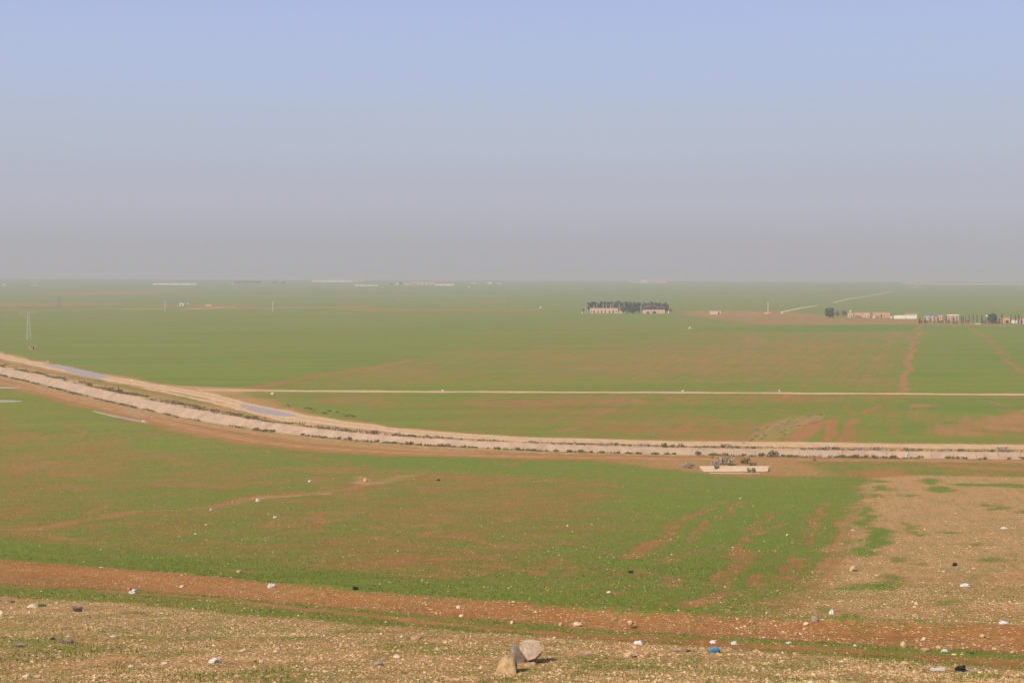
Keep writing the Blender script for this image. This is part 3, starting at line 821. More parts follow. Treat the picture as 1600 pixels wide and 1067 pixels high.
# ------------------------------------------------------------------ the irrigation canal
cpos = empty('irrigation_canal', (float(CANAL[len(CANAL) // 2, 0]), float(CANAL[len(CANAL) // 2, 1]), 0))
setp(cpos, 'long curving dry irrigation canal lined with pale concrete panels', 'canal')
CD, CLIP, CSL = 1.9, .45, 3.1                                            # depth, lip height, plan width of a slope
CA = np.r_[0, np.cumsum(np.hypot(*np.diff(CANAL, axis=0).T))]
def canal_strip(name, prof, mat, parent, rough=0.0):
    V = []
    for off, z in prof:
        p = CANAL + CN * off
        zz = np.full(len(p), z)
        if rough and abs(off) > CW + 1.0:
            q = fbm(CA / 9, CA * 0 + off, 141, 3) - .5
            p = CANAL + CN * (off + np.sign(off) * q * rough * 3.0)[:, None]
            zz = zz + (fbm(CA / 6, CA * 0 + off * 1.7, 143, 3) - .5) * .5 * rough * (z > -.1)
        V.append(np.c_[p, zz])
    V = np.concatenate(V)
    if parent is not None: V = V - np.array(parent.location)
    k = np.arange(len(prof) * len(CANAL)).reshape(len(prof), len(CANAL))
    f = np.stack([k[:-1, :-1], k[:-1, 1:], k[1:, 1:], k[1:, :-1]], -1).reshape(-1, 4)
    me = np_mesh(name, V, f, mat, False)
    return link(name, me, parent)
canal_strip('canal_bed', [(-CW + CSL - .1, -CD + .05), (0, -CD - .05), (CW - CSL + .1, -CD + .05)], M_MUD, cpos)
canal_strip('near_lining', [(-CW + CSL, -CD), (-CW, CLIP), (-CW - .45, CLIP + .02), (-CW - .5, CLIP - .3)], M_CONC, cpos)
canal_strip('coping', [(CW + .02, CLIP - .1), (CW + .02, CLIP + .05), (CW + .5, CLIP + .05), (CW + .55, CLIP - .3)], M_CONC, cpos)
def bank(side, label):
    prof = []
    for u, z in ((.50, CLIP - .06), (1.4, CLIP + .02), (2.6, .30), (3.8, .10), (5.2, -.25)):
        prof.append((side * (CW + u), z))
    if side > 0: prof = prof
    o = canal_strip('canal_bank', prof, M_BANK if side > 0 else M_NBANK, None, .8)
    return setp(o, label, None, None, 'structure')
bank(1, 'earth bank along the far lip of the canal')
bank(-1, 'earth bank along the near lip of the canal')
bm = bmesh.new()
sl = math.hypot(CSL, CD + CLIP)
bm_box(bm, -2.465, 2.465, -sl / 2, sl / 2, -.12, 0)
bmesh.ops.bevel(bm, geom=[e for e in bm.edges], offset=.03, segments=1, affect='EDGES')
panel_me = bm_mesh('panel', bm, M_CONC)
slope = math.atan2(CD + CLIP, CSL)
for i in range(len(CANAL) - 1):
    a, b_ = CANAL[i], CANAL[i + 1]
    mid = (a + b_) / 2; t = (b_ - a) / np.linalg.norm(b_ - a); n = np.array([-t[1], t[0]])
    c = mid + n * (CW - CSL / 2)
    if abs(c[0] / c[1]) > .42: continue
    o = link('panel', panel_me, cpos)
    ez = Vector((-n[0] * math.sin(slope), -n[1] * math.sin(slope), math.cos(slope)))
    ey = Vector((n[0] * math.cos(slope), n[1] * math.cos(slope), math.sin(slope)))
    ex = Vector((t[0], t[1], 0))
    M = Matrix((ex, ey, ez)).transposed().to_4x4()
    M = M @ Matrix.Rotation(random.uniform(-.006, .006), 4, 'X') @ Matrix.Rotation(random.uniform(-.006, .006), 4, 'Z')
    M.translation = Vector((c[0], c[1], (CLIP - CD) / 2 + random.uniform(0, .04))) - cpos.location
    L = np.linalg.norm(b_ - a)
    o.matrix_local = M @ Matrix.Diagonal((L / 5.0, 1, 1, 1))

# ------------------------------------------------------------------ bushes and weeds
def bush_mesh(name, mat, w, h, n, seed, size, lobes=5):
    r = np.random.default_rng(seed)
    C = [(r.uniform(-.5, .5) * w, r.uniform(-.5, .5) * w, h * r.uniform(.35, .65)) for _ in range(lobes)]
    R = [(w * r.uniform(.22, .4), w * r.uniform(.22, .4), h * r.uniform(.3, .45)) for _ in range(lobes)]
    v, f = leaves(n, C, R, size, seed)
    v[:, 2] = np.maximum(v[:, 2], -.02)
    return np_mesh(name, v, f, mat)
WEEDS = [bush_mesh('bush', M_WEED, 1.2, .9, 150, 1, .16), bush_mesh('bush', M_WEEDG, 1.5, .8, 170, 2, .16), bush_mesh('bush', M_DRYB, 1.3, 1.0, 170, 3, .14), bush_mesh('bush', M_PURP, 1.8, 1.0, 190, 4, .16)]
CA = np.r_[0, np.cumsum(np.hypot(*np.diff(CANAL, axis=0).T))]
def on_canal(s, off):
    x, y = np.interp(s, CA, CANAL[:, 0]), np.interp(s, CA, CANAL[:, 1])
    nx, ny = np.interp(s, CA, CN[:, 0]), np.interp(s, CA, CN[:, 1])
    return x + nx * off, y + ny * off
def s_at_px(px):
    k = 800 + F * CANAL[:, 0] / CANAL[:, 1]
    return float(np.interp(px, k, CA))
def put_bush(px, off, kind, sc, label, group):
    s = s_at_px(px); x, y = on_canal(s, off)
    u = abs(off) - CW
    z = CLIP - .05 if u < 1.5 else np.interp(u, [1.4, 2.6, 3.8, 5.2], [CLIP, .28, .08, 0])
    o = link('bush', WEEDS[kind])
    o.location = (x, y, z - .05); o.rotation_euler = (0, 0, random.uniform(0, 6.28))
    k = sc * random.uniform(.85, 1.15); o.scale = (k * random.uniform(.9, 1.3), k, k * random.uniform(.8, 1.15))
    return setp(o, ('small olive', 'small green', 'dry brown', 'pale grey')[kind] + label, 'bush', group)
near_px = [430, 445, 455, 500, 535, 557, 571, 598, 612, 626, 640, 661, 690, 706, 719, 728, 742, 752, 760, 794, 820, 822, 838, 846, 878, 900, 915, 931, 946, 974, 989, 1005, 1024, 1031, 1044, 1058, 1093,
           1114, 1124, 1135, 1164, 1175, 1190, 1222, 1231, 1244, 1292, 1302, 1311, 1321, 1334, 1350, 1362, 1378, 1392, 1408, 1424, 1434, 1475, 1486, 1500, 1523, 1532, 1570, 1590]
for px in near_px:
    put_bush(px, -(CW + random.uniform(.2, .9)), random.choice((0, 0, 1, 1, 2)), random.uniform(.5, 1.0), ' weed bush on the near lip of the concrete canal', 'weed bushes on the near lip of the canal')
for px in [215, 232, 262, 290, 470, 485, 498, 540, 556, 580, 610, 634, 655, 672, 810, 823, 866, 878, 890, 925, 938, 952, 965, 978, 992, 1006, 1020, 1034, 1050, 1061, 1100, 1118, 1130, 1142, 1156, 1168, 1182, 1262, 1274, 1285, 1296, 1309, 1318,
           1340, 1356, 1380, 1397, 1430, 1441, 1450, 1490, 1503, 1515, 1540, 1565, 1588]:
    put_bush(px, CW + random.uniform(1.0, 5.0), random.choice((0, 2, 2, 3, 3)), random.uniform(.55, 1.05), ' scrub bush on the far bank of the concrete canal', 'scrub bushes on the far bank of the canal')
o = put_bush(1207, -(CW - .2), 2, 1.9, ' round bush, largest of those standing against the pale canal wall', None)

def scatter_tufts(name, P, hgt, wid, blades, seed, mat, label, lean=.6, dry=None):
    """P: Nx3 base points; each tuft is a few bent triangles"""
    r = np.random.default_rng(seed)
    n = len(P) * blades
    base = np.repeat(P, blades, 0) + np.c_[r.normal(size=(n, 2)) * np.repeat(wid, blades)[:, None], np.zeros(n)]
    a = r.uniform(0, 6.283, n); h = np.repeat(hgt, blades) * r.uniform(.5, 1.2, n)
    w = h * r.uniform(.14, .32, n)
    dx, dy = np.cos(a), np.sin(a)
    ln = r.uniform(.1, lean, n) * h
    v0 = base + np.c_[-dy * w, dx * w, np.full(n, -.01)]
    v1 = base + np.c_[dy * w, -dx * w, np.full(n, -.01)]
    v2 = base + np.c_[dx * ln, dy * ln, h]
    V = np.stack([v0, v1, v2], 1).reshape(-1, 3)
    me = np_mesh(name, V, np.arange(3 * n).reshape(-1, 3), mat)
    tn = r.normal(.35, .22, n) + (0 if dry is None else np.repeat(dry, blades))
    attr(me, 'tone', np.repeat(np.clip(tn, 0, 1), 3))
    return setp(link(name, me), label, None, None, 'stuff')

# verge weeds along both sides of the canal
P = []
for off0, off1, n in ((-CW - 1.6, -CW - .1, 2600), (CW + .7, CW + 7.5, 6500)):
    s = RNG.uniform(0, CA[-1], n); off = RNG.uniform(off0, off1, n)
    keep = fbm(s / 7, off / 2, 91, 3) > .5
    s, off = s[keep], off[keep]
    x, y = on_canal(s, off); u = np.abs(off) - CW
    P.append(np.c_[x, y, np.interp(u, [0, 1.4, 2.6, 3.8, 5.2], [CLIP, CLIP, .28, .08, 0])])
P = np.concatenate(P)
scatter_tufts('verge_weeds', P, RNG.uniform(.25, .6, len(P)), np.full(len(P), .25), 6, 5, M_WEED, 'dry olive weeds covering the canal banks')

# ------------------------------------------------------------------ loose stones and grass near the camera
def fan_points(n, y0, y1, power, seed):
    r = np.random.default_rng(seed)
    u = r.random(n)
    y = (y0 ** (1 - power) + u * (y1 ** (1 - power) - y0 ** (1 - power))) ** (1 / (1 - power)) if power != 1 else y0 * (y1 / y0) ** u
    x = r.uniform(-.40, .40, n) * y
    return x, y
def ico_template(sub):
    bm = bmesh.new(); bmesh.ops.create_icosphere(bm, subdivisions=sub, radius=1)
    v = np.array([p.co[:] for p in bm.verts]); f = np.array([[q.index for q in p.verts] for p in bm.faces]); bm.free()
    return v, f
OCT_V = np.array([(1, 0, 0), (0, 1, 0), (-1, 0, 0), (0, -1, 0), (.2, .1, 1), (0, 0, -.6)], float)
OCT_F = np.array([(0, 1, 4), (1, 2, 4), (2, 3, 4), (3, 0, 4), (1, 0, 5), (2, 1, 5), (3, 2, 5), (0, 3, 5)])
def pebbles(name, x, y, size, tone, tv, tf, seed, label):
    r = np.random.default_rng(seed)
    n = len(x); z = hz(x, y)
    k = len(tv)
    V = np.repeat(tv[None], n, 0) * (1 + .32 * r.uniform(-1, 1, (n, k, 1)))
    V = V * np.stack([size * r.uniform(.7, 1.25, n), size * r.uniform(.7, 1.25, n), size * r.uniform(.38, .8, n)], 1)[:, None, :]
    a = r.uniform(0, 6.283, n); ca, sa = np.cos(a)[:, None], np.sin(a)[:, None]
    X = V[:, :, 0] * ca - V[:, :, 1] * sa + x[:, None]
    Y = V[:, :, 0] * sa + V[:, :, 1] * ca + y[:, None]
    Z = V[:, :, 2] + (z + size * .18)[:, None]
    me = np_mesh(name, np.stack([X, Y, Z], 2).reshape(-1, 3), (tf[None] + (np.arange(n) * k)[:, None, None]).reshape(-1, 3), M_PEBBLE)
    attr(me, 'tone', np.repeat(tone, k))
    return setp(link(name, me), label, None, None, 'stuff')
x, y = fan_points(230000, 42, 100, 1.6, 101)
t_ = cover_map(x, y)[2] * (.22 + 1.5 * sstep(.3, .7, fbm(x / 1.6, y / 1.6, 103, 4)))
keep = RNG.random(len(x)) < t_ * .42
x, y = x[keep], y[keep]
sz = np.exp(RNG.normal(math.log(.020), .60, len(x))).clip(.010, .11)
print('gravel', len(x))
pebbles('gravel', x, y, sz, np.clip(RNG.normal(.33, .25, len(x)), 0, 1), OCT_V, OCT_F, 5, 'pale limestone gravel strewn over the near stony slope')
x, y = fan_points(260000, 60, 300, 1.35, 111)
t_ = cover_map(x, y)[2]
keep = RNG.random(len(x)) < t_ * .40 * (.3 + 1.4 * sstep(.4, .7, fbm(x / 6, y / 6, 113, 3)))
x, y = x[keep], y[keep]
sz = np.exp(RNG.normal(math.log(.030), .48, len(x))).clip(.015, .2) * np.clip(y / 120, .6, 1.3)
print('field stones', len(x))
pebbles('field_stones', x, y, sz, np.clip(RNG.normal(.46, .25, len(x)), 0, 1), OCT_V, OCT_F, 6, 'small pale stones scattered over the berm and fields')

x, y = fan_points(120000, 42, 125, 1.5, 121)
g_, s_, t_, l_ = cover_map(x, y)
keep = RNG.random(len(x)) < sstep(.35, .95, g_ + (fbm(x / 1.3, y / 1.3, 123, 3) - .5) * .9) * .55
x, y, l_ = x[keep], y[keep], l_[keep]
print('tufts', len(x))
scatter_tufts('grass', np.c_[x, y, hz(x, y)], RNG.uniform(.04, .11, len(x)), np.full(len(x), .07), 4, 7, M_BLADE, 'short green grass sprouting along the berm and slope', dry=np.clip((.42 - l_) * 1.6, -.2, .55))

x, y = fan_points(150000, 100, 250, 1.2, 131)
g_, s_, t_, l_ = cover_map(x, y)
keep = RNG.random(len(x)) < sstep(.3, .95, g_ + (fbm(x / 1.6, y / 1.6, 133, 3) - .5) * .9) * .55
x, y = x[keep], y[keep]
print('wheat', len(x))
scatter_tufts('wheat_sprouts', np.c_[x, y, hz(x, y)], RNG.uniform(.05, .12, len(x)), np.full(len(x), .14), 3, 9, M_BLADE, 'young green wheat sprouting in the near field', lean=.9)

# ------------------------------------------------------------------ single stones
def rock_mesh(name, seed, mat, sub=3, planes=14, rough=.05):
    r = np.random.default_rng(seed)
    v, f = ico_template(sub)
    nrm = r.normal(size=(planes, 3)); nrm /= np.linalg.norm(nrm, axis=1)[:, None]
    h = r.uniform(.62, 1.0, planes)
    dots = v @ nrm.T
    rad = np.min(np.where(dots > .12, h / np.maximum(dots, .12), 9), 1).clip(.4, 1.15)
    v = v * rad[:, None]
    v *= (1 + rough * (np.array([vnoise(p[0] * 4 + 5, p[1] * 4 + p[2] * 3.1, seed) for p in v]) - .5) * 2)[:, None]
    return np_mesh(name, v, f, mat, False)
M_ST = {'pale': simple_mat('pale_limestone', (.50, .38, .24), (.66, .54, .38), 5, .95, .1, .5, .02, vary=.06),
        'tan': simple_mat('tan_stone', (.42, .27, .14), (.56, .38, .22), 5, .95, .1, .5, .02, vary=.06),
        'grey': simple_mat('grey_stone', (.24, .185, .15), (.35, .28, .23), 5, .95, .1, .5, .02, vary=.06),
        'pink': simple_mat('pink_stone', (.34, .19, .11), (.46, .29, .18), 5, .95, .1, .5, .02, vary=.06),
        'dark': simple_mat('dark_stone', (.035, .028, .03), (.07, .055, .055), 6, .9, .2, .4, .02)}
STONES = [  # px, py(base), width px, height px, kind, label
    (1333, 892, 13, 11, 'tan', 'pale pointed stone beside a green patch in the stony fallow'),
    (1412, 1011, 11, 12, 'tan', 'round orange stone at the foot of the earth berm'),
    (1444, 999, 7, 6, 'pale', 'pale stone above and right of the round orange stone'),
    (985, 1026, 17, 11, 'tan', 'large pale domed stone right of the two boulders'),
    (1011, 1026, 9, 10, 'pink', 'upright brownish stone next to the pale domed stone'),
    (902, 978, 13, 8, 'pale', 'whitish angular stone at the foot of the berm above the boulders'),
    (876, 977, 6, 6, 'tan', 'small tan stone left of the whitish angular stone'),
    (985, 974, 10, 7, 'tan', 'flat tan stone half buried in the berm'),
    (1174, 974, 9, 6, 'pink', 'brown stone in the berm under the field corner'),
    (1, 962, 10, 9, 'pale', 'pale rounded stone at the left edge of the photo'),
    (51, 949, 18, 6, 'pale', 'long low pale stone beside a dark green tuft at left'),
    (178, 997, 11, 6, 'pale', 'pale stone on the stony slope right of the grey dry bush'),
    (42, 1058, 12, 6, 'pale', 'pale stone low in the left corner'),
    (60, 1059, 8, 5, 'tan', 'small tan stone beside the pale stone in the left corner'),
    (621, 1027, 11, 5, 'pale', 'pale flat stone left of the boulders'),
    (592, 1039, 14, 7, 'grey', 'grey angular stone lying on the gravel left of the boulders'),
    (1415, 1037, 12, 5, 'tan', 'low tan stone at the gravel edge near the dark speck'),
    (1446, 1017, 13, 6, 'pink', 'pinkish triangular stone below the berm at right'),
    (1535, 996, 8, 7, 'tan', 'tan stone in the berm at right'),
    (1582, 1021, 7, 6, 'tan', 'small orange stone at the berm foot near the right edge'),
    (1260, 976, 8, 5, 'pale', 'pale stone on the berm beside the grey block'),
    (1257, 984, 5, 4, 'pale', 'small pale stone just below another on the berm'),
    (1243, 991, 8, 5, 'pink', 'brownish stone on the berm left of the small pale stones'),
    (374, 895, 8, 6, 'tan', 'dull tan clump stone in the green strip above the berm'),
    (716, 950, 6, 5, 'pale', 'pale stone on the berm above the boulders on the left'),
    (720, 963, 7, 4, 'pale', 'pale stone at the berm foot above the left boulder'),
    (800, 974, 6, 6, 'pale', 'stone where the berm meets the grass above the boulders'),
    (571, 752, 7, 5, 'tan', 'tan stone on the stony heap in the near field'),
    (1157, 780, 4, 3, 'pale', 'white stone in the green field near the row end'),
    (1230, 837, 5, 4, 'pale', 'white stone in the green rows at right'),
    (46, 957, 5, 3, 'pale', 'small stone under the long low pale stone'),
    (1466, 1012, 7, 4, 'tan', 'tan stone right of the pinkish triangular stone'),
    (285, 917, 8, 4, 'pale', 'pale stone at the berm foot right of the white scrap'),
    (205, 1042, 9, 4, 'pale', 'pale stone on the gravel below the grey dry bush'),
    (258, 1037, 10, 4, 'pale', 'flat pale stone on the gravel left of the white plastic'),
    (382, 1018, 16, 6, 'tan', 'low tan stone heap right of the white plastic scrap'),
    (650, 998, 18, 6, 'pink', 'brown earth lump at the gravel edge left of the boulders'),
    (206, 595, 3, 2, 'pale', 'white stone on the field edge above the dirt road'),
    (75, 566, 4, 2, 'pale', 'white stone on the field edge beside the long puddle'),
    (426, 616, 6, 3, 'pale', 'pale stone heap under the field road near its fork'),
    (692, 611, 4, 2.5, 'pale', 'pale stone on the edge of the straight field road'),
    (1067, 612, 4, 3, 'pale', 'white stone beside the straight field road in the middle'),
    (1218, 612, 3, 3, 'pale', 'white stone beside the straight field road at right'),
]
for i, (px, py, w, h, kd, lab) in enumerate(STONES):
    p = G(px, py); k = p.y / F
    o = link('stone', rock_mesh('stone', 200 + i, M_ST[kd], 2, 12))
    o.location = (p.x, p.y, p.z + h * k * .34)
    o.scale = (w * k * .56, w * k * .5, h * k * .60)
    o.rotation_euler = (0, 0, random.uniform(0, 6.28))
    o.rotation_euler.z = random.uniform(-.5, .5)
    setp(o, lab, 'stone')

# the two boulders: hulls of measured corner points, worn edges
M_B1 = simple_mat('boulder_tan', (.30, .19, .09), (.52, .36, .20), 4.5, .95, .1, 1.0, .06)
M_B2 = simple_mat('boulder_pinkgrey', (.34, .23, .15), (.58, .44, .31), 4.0, .95, .1, 1.0, .06)
def boulder(name, px, py, pts, mat, label, seed):
    base = G(px, py); k = base.y / F
    bm = bmesh.new()
    for u, v, d in pts:
        bm.verts.new(((u - px) * k, d, (py - v) * k - d * .28))
    r = bmesh.ops.convex_hull(bm, input=list(bm.verts))
    for v in [v for v in bm.verts if not v.link_faces]: bm.verts.remove(v)
    bmesh.ops.bevel(bm, geom=list(bm.edges), offset=.022, segments=2, affect='EDGES', clamp_overlap=True)
    bmesh.ops.triangulate(bm, faces=list(bm.faces))
    bmesh.ops.subdivide_edges(bm, edges=[e for e in bm.edges if e.calc_length() > .12], cuts=2, use_grid_fill=True)
    bmesh.ops.triangulate(bm, faces=list(bm.faces))
    for v in bm.verts:
        q = v.co
        n = vnoise(np.array([q.x * 6 + 9]), np.array([q.z * 6 + q.y * 5]), seed)[0] - .5
        n2 = vnoise(np.array([q.x * 19]), np.array([q.z * 17 + q.y * 15]), seed + 1)[0] - .5
        v.co = q + v.normal * (n * .022 + n2 * .022)
    o = link(name, bm_mesh(name, bm, mat))
    o.location = base
    return setp(o, label, 'boulder')
boulder('boulder', 795, 1050, [(774, 1049, .0), (778, 1038, .0), (782, 1029, .15), (788, 1023, .25), (800, 1018, .35), (803, 1019, .35), (807, 1030, .12), (809, 1040, .0), (808, 1047, -.15), (806, 1054, -.3), (795, 1057, -.34),
                                (782, 1054, -.22), (795, 1026, -.02), (803, 1032, -.12), (779, 1044, .75), (805, 1032, .8)], M_B1, 'tan brown boulder, left and nearest of the touching group', 3)
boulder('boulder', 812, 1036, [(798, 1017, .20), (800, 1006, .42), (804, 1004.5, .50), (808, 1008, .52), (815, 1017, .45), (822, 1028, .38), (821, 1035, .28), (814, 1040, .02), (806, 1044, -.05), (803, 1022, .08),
                                (801, 1008, .75), (812, 1012, .8), (822, 1030, .65), (804, 1030, .6)], M_ST['grey'], 'grey mauve slab coloured as the shaded right facet of the tan boulder', 6)  # shaded right facet of the tan boulder, made as a separate grey slab
boulder('boulder', 829, 1036, [(811, 1012, .02), (812, 1003, .3), (818, 998.5, .45), (832, 997, .55), (843, 1000.5, .5), (848.5, 1010, .3), (847, 1017, .05), (836, 1028, -.26), (825, 1031, -.30), (821.5, 1026, -.22),
                                (814, 1004, .8), (842, 1003, .95), (847, 1014, .7), (846, 1021, .40), (837, 1031, .2), (826, 1035, .12), (824, 1034, .6), (838, 1030, .7)], M_B2, 'blocky pinkish grey boulder with a dark underside, right of the pair', 4)
boulder('boulder', 829, 1040, [(816, 1042, .0), (822, 1035, .1), (836, 1033, .25), (840, 1039, .25), (836, 1043, .0), (822, 1045, -.1), (820, 1038, .8), (838, 1036, .8)], M_B1, 'small tan rock wedged under the blocky boulder', 5)

# ------------------------------------------------------------------ litter
def plastic(name, c, rough=.55, spec=.25):
    m, nt, b = mat_base(name, rough, spec)
    f = n_noise(nt, 8, 3, nt.nodes.new('ShaderNodeTexCoord').outputs['Object'])
    nt.links.new(n_mix(nt, f, tuple(x * .85 for x in c), tuple(min(1, x * 1.1) for x in c)), b.inputs['Base Color'])
    return m
M_PL = {'blue': plastic('blue_plastic', (.05, .19, .34)), 'white': plastic('white_plastic', (.54, .51, .48)), 'paleblue': plastic('pale_blue_plastic', (.56, .56, .57)),
        'black': plastic('black_plastic', (.012, .012, .018)), 'grey': plastic('grey_plastic', (.52, .49, .47)), 'slate': plastic('slate_plastic', (.16, .16, .19)), 'orange': plastic('orange_plastic', (.55, .16, .06)), 'pink': plastic('pinkish_white_plastic', (.68, .58, .54))}
def bag_mesh(name, mat, seed, crump=.75):
    v, f = ico_template(3)
    r = np.random.default_rng(seed)
    fold = np.zeros(len(v))
    for k in range(7):                                                   # creased folds
        d = r.normal(size=3); d /= np.linalg.norm(d)
        fold += np.abs(np.sin(v @ d * r.uniform(2.5, 6) + r.uniform(0, 6))) / 7
    v = v * (1 + crump * (fold - .6) * 2.2)[:, None]
    v[:, 2] = np.where(v[:, 2] < -.45, -.45 + (v[:, 2] + .45) * .15, v[:, 2])
    v[:, 0] += .25 * np.maximum(v[:, 2], 0) * r.uniform(-1, 1)
    return np_mesh(name, v, f, mat, False)
LITTER = [('plastic_bag', 1117, 1019, 15, 9, 'blue', 'crumpled blue plastic bag on the stony ground', 'bag'), ('plastic_scrap', 1147, 1007, 9, 6, 'white', 'white plastic scrap upper right of the blue bag', 'litter'),
          ('plastic_scrap', 1114, 1005, 8, 6, 'pink', 'pinkish white scrap in the grass just above the blue bag', 'litter'), ('plastic_bag', 997, 1006, 12, 6, 'paleblue', 'pale bluish crumpled bag above the pale domed stone', 'bag'),
          ('plastic_bag', 1502, 1048, 18, 9, 'black', 'shiny black plastic bag at the lower right', 'bag'), ('plastic_bag', 1507, 916, 13, 5, 'white', 'flat white plastic bag in the stony fallow', 'bag'),
          ('plastic_scrap', 1492, 884, 6, 6, 'black', 'black scrap with a raised corner in the stony fallow', 'litter'), ('plastic_bag', 556, 921, 8, 5, 'black', 'small black bag at the lower edge of the green field', 'bag'),
          ('plastic_bag', 424, 918, 11, 7, 'grey', 'light grey plastic bag on the berm top at left', 'bag'), ('plastic_bag', 208, 927, 10, 7, 'paleblue', 'whitish crumpled bag beside an orange scrap in the grass', 'bag'),
          ('plastic_scrap', 202, 921, 7, 4, 'orange', 'orange scrap beside the whitish bag', 'litter'), ('plastic_bag', 334, 1035, 13, 8, 'grey', 'light grey white plastic sheet crumpled on the gravel at left', 'bag'),
          ('plastic_scrap', 1476, 1018, 9, 4, 'white', 'white paper scrap below the berm at right', 'litter'), ('plastic_scrap', 1299, 959, 6, 7, 'paleblue', 'upright pale blue scrap near the grey block', 'litter'),
          ('plastic_scrap', 1568, 974, 13, 4, 'paleblue', 'long pale scrap in the fallow near the right edge', 'litter'), ('plastic_scrap', 484, 753, 5, 3, 'white', 'white scrap in the near field left of the stony heap', 'litter'),
          ('plastic_scrap', 430, 809, 5, 3, 'white', 'white scrap in the near field below the stony path', 'litter'), ('plastic_scrap', 985, 895, 7, 4, 'black', 'small black scrap in the green field below the bare row', 'litter'),
          ('plastic_scrap', 685, 751, 4, 3, 'black', 'tiny black scrap in the near field right of the stony heap', 'litter'), ('plastic_scrap', 403, 783, 6, 4, 'white', 'white scrap on the stony path', 'litter'),
          ('plastic_scrap', 224, 659, 5, 2.5, 'white', 'white scrap at the end of the wet rut', 'litter'), ('plastic_scrap', 1232, 1005, 8, 3, 'white', 'thin white scrap in the grass below the berm', 'litter'),
          ('plastic_scrap', 1569, 826, 8, 3, 'white', 'small white scrap high in the fallow near the right edge', 'litter'), ('plastic_scrap', 951, 926, 5, 3, 'pink', 'pale scrap in the lush green strip above the berm', 'litter'),
          ('plastic_scrap', 1416, 714, 4, 6, 'white', 'white block standing among weeds on the canal lip', 'litter'), ('plastic_scrap', 330, 797, 4, 3, 'white', 'white scrap left of the other one on the stony path', 'litter')]
for i, (nm_, px, py, w, h, kd, lab, cat) in enumerate(LITTER):
    p = G(px, py); k = p.y / F
    o = link(nm_, bag_mesh(nm_, M_PL[kd], 300 + i))
    o.location = (p.x, p.y, p.z + h * k * .28)
    o.scale = (w * k * .52, w * k * .42, h * k * .62)
    o.rotation_euler = (0, 0, random.uniform(-.4, .4))
    setp(o, lab, cat)
for px, py, w, h, lab in ((120, 955, 14, 5, 'flat black stone in front of a grey dry tuft at left'), (82, 999, 9, 5, 'black stone left of the grey dry bush'), (1422, 1044, 5, 4, 'small dark stone near the gravel edge at right'),
                          (1076, 1018, 9, 3.5, 'flat dark stone left of the blue bag'), (20, 941, 6, 3, 'small dark stone near the left edge above the pale stones')):
    p = G(px, py); k = p.y / F
    o = link('stone', rock_mesh('stone', int(px), M_ST['dark'], 2, 10))
    o.location = (p.x, p.y, p.z + h * k * .3); o.scale = (w * k * .55, w * k * .4, h * k * .6)
    setp(o, lab, 'stone')
# grey concrete block on the berm, discarded pale plank
p = G(1273, 970); k = p.y / F
o = link('concrete_block', rock_mesh('concrete_block', 17, M_ST['grey'], 2, 7)); o.location = (p.x, p.y, p.z + 3.4 * k); o.scale = (6 * k, 5 * k, 5.5 * k)
setp(o, 'grey angular concrete block lying on the berm', 'block')
p = G(1465, 1047); k = p.y / F
bm = bmesh.new(); bm_box(bm, -11.5 * k, 11.5 * k, -3 * k, 3 * k, 0, 3 * k)
bmesh.ops.bevel(bm, geom=list(bm.edges), offset=.008, segments=1, affect='EDGES')
bmesh.ops.subdivide_edges(bm, edges=list(bm.edges), cuts=2, use_grid_fill=True)
for v in bm.verts: v.co.z += .02 * math.sin(v.co.x * 9) + random.uniform(-.006, .006); v.co.y += random.uniform(-.01, .01)
o = link('board', bm_mesh('board', bm, M_PL['grey'])); o.location = p + Vector((0, 0, .01)); o.rotation_euler = (.1, .03, .06)
setp(o, 'pale grey board lying left of the shiny black bag', 'board')

# dry tufts of the foreground
def tuft_thing(px, py, w, h, mat, label, seed, name='dry_bush', n=260):
    p = G(px, py); k = p.y / F
    r = np.random.default_rng(seed)
    V, Fc = [], []
    for i in range(n):
        a = r.uniform(0, 6.283); rr = r.random() ** .5 * w * k * .35
        b0 = np.array([rr * math.cos(a), rr * math.sin(a) * .7, 0])
        L = h * k * r.uniform(.5, 1.1); ln = r.uniform(.2, .9) * L
        a2 = a + r.normal() * .6
        tip = b0 + np.array([ln * math.cos(a2), ln * math.sin(a2) * .7, L * .85])
        sd = np.array([-math.sin(a2), math.cos(a2), 0]) * h * k * .03
        q = len(V); V += [b0 - sd, b0 + sd, tip]; Fc.append((q, q + 1, q + 2))
    o = link(name, np_mesh(name, V, Fc, mat)); o.location = p
    return setp(o, label, 'bush')
tuft_thing(104, 1004, 30, 10, M_PALETUFT, 'grey mauve dry bush on the stony slope at left', 1)
tuft_thing(121, 953, 20, 11, M_PALETUFT, 'grey dry tuft behind the flat black stone', 2)
tuft_thing(66, 947, 16, 6, M_WEEDG, 'dark green tuft right of the long low pale stone', 3)
tuft_thing(205, 958, 60, 8, M_STRAW, 'wide straw coloured tuft below the grass strip', 4, n=420)
tuft_thing(28, 1010, 24, 8, M_PALETUFT, 'faint grey dry tuft near the left edge', 5)
tuft_thing(1055, 1018, 22, 8, M_PALETUFT, 'grey dry twigs between the domed stone and the blue bag', 6)
tuft_thing(915, 1023, 20, 7, M_PALETUFT, 'grey dry tuft right of the boulders', 7)
tuft_thing(1517, 1021, 16, 7, M_WEEDG, 'pale green weed at the foot of the berm', 8)
tuft_thing(1520, 1050, 22, 6, M_PALETUFT, 'grey dry tuft right of the shiny black bag', 9)
tuft_thing(991, 981, 13, 6, M_WEEDG, 'green weed clump under the flat tan berm stone', 10)

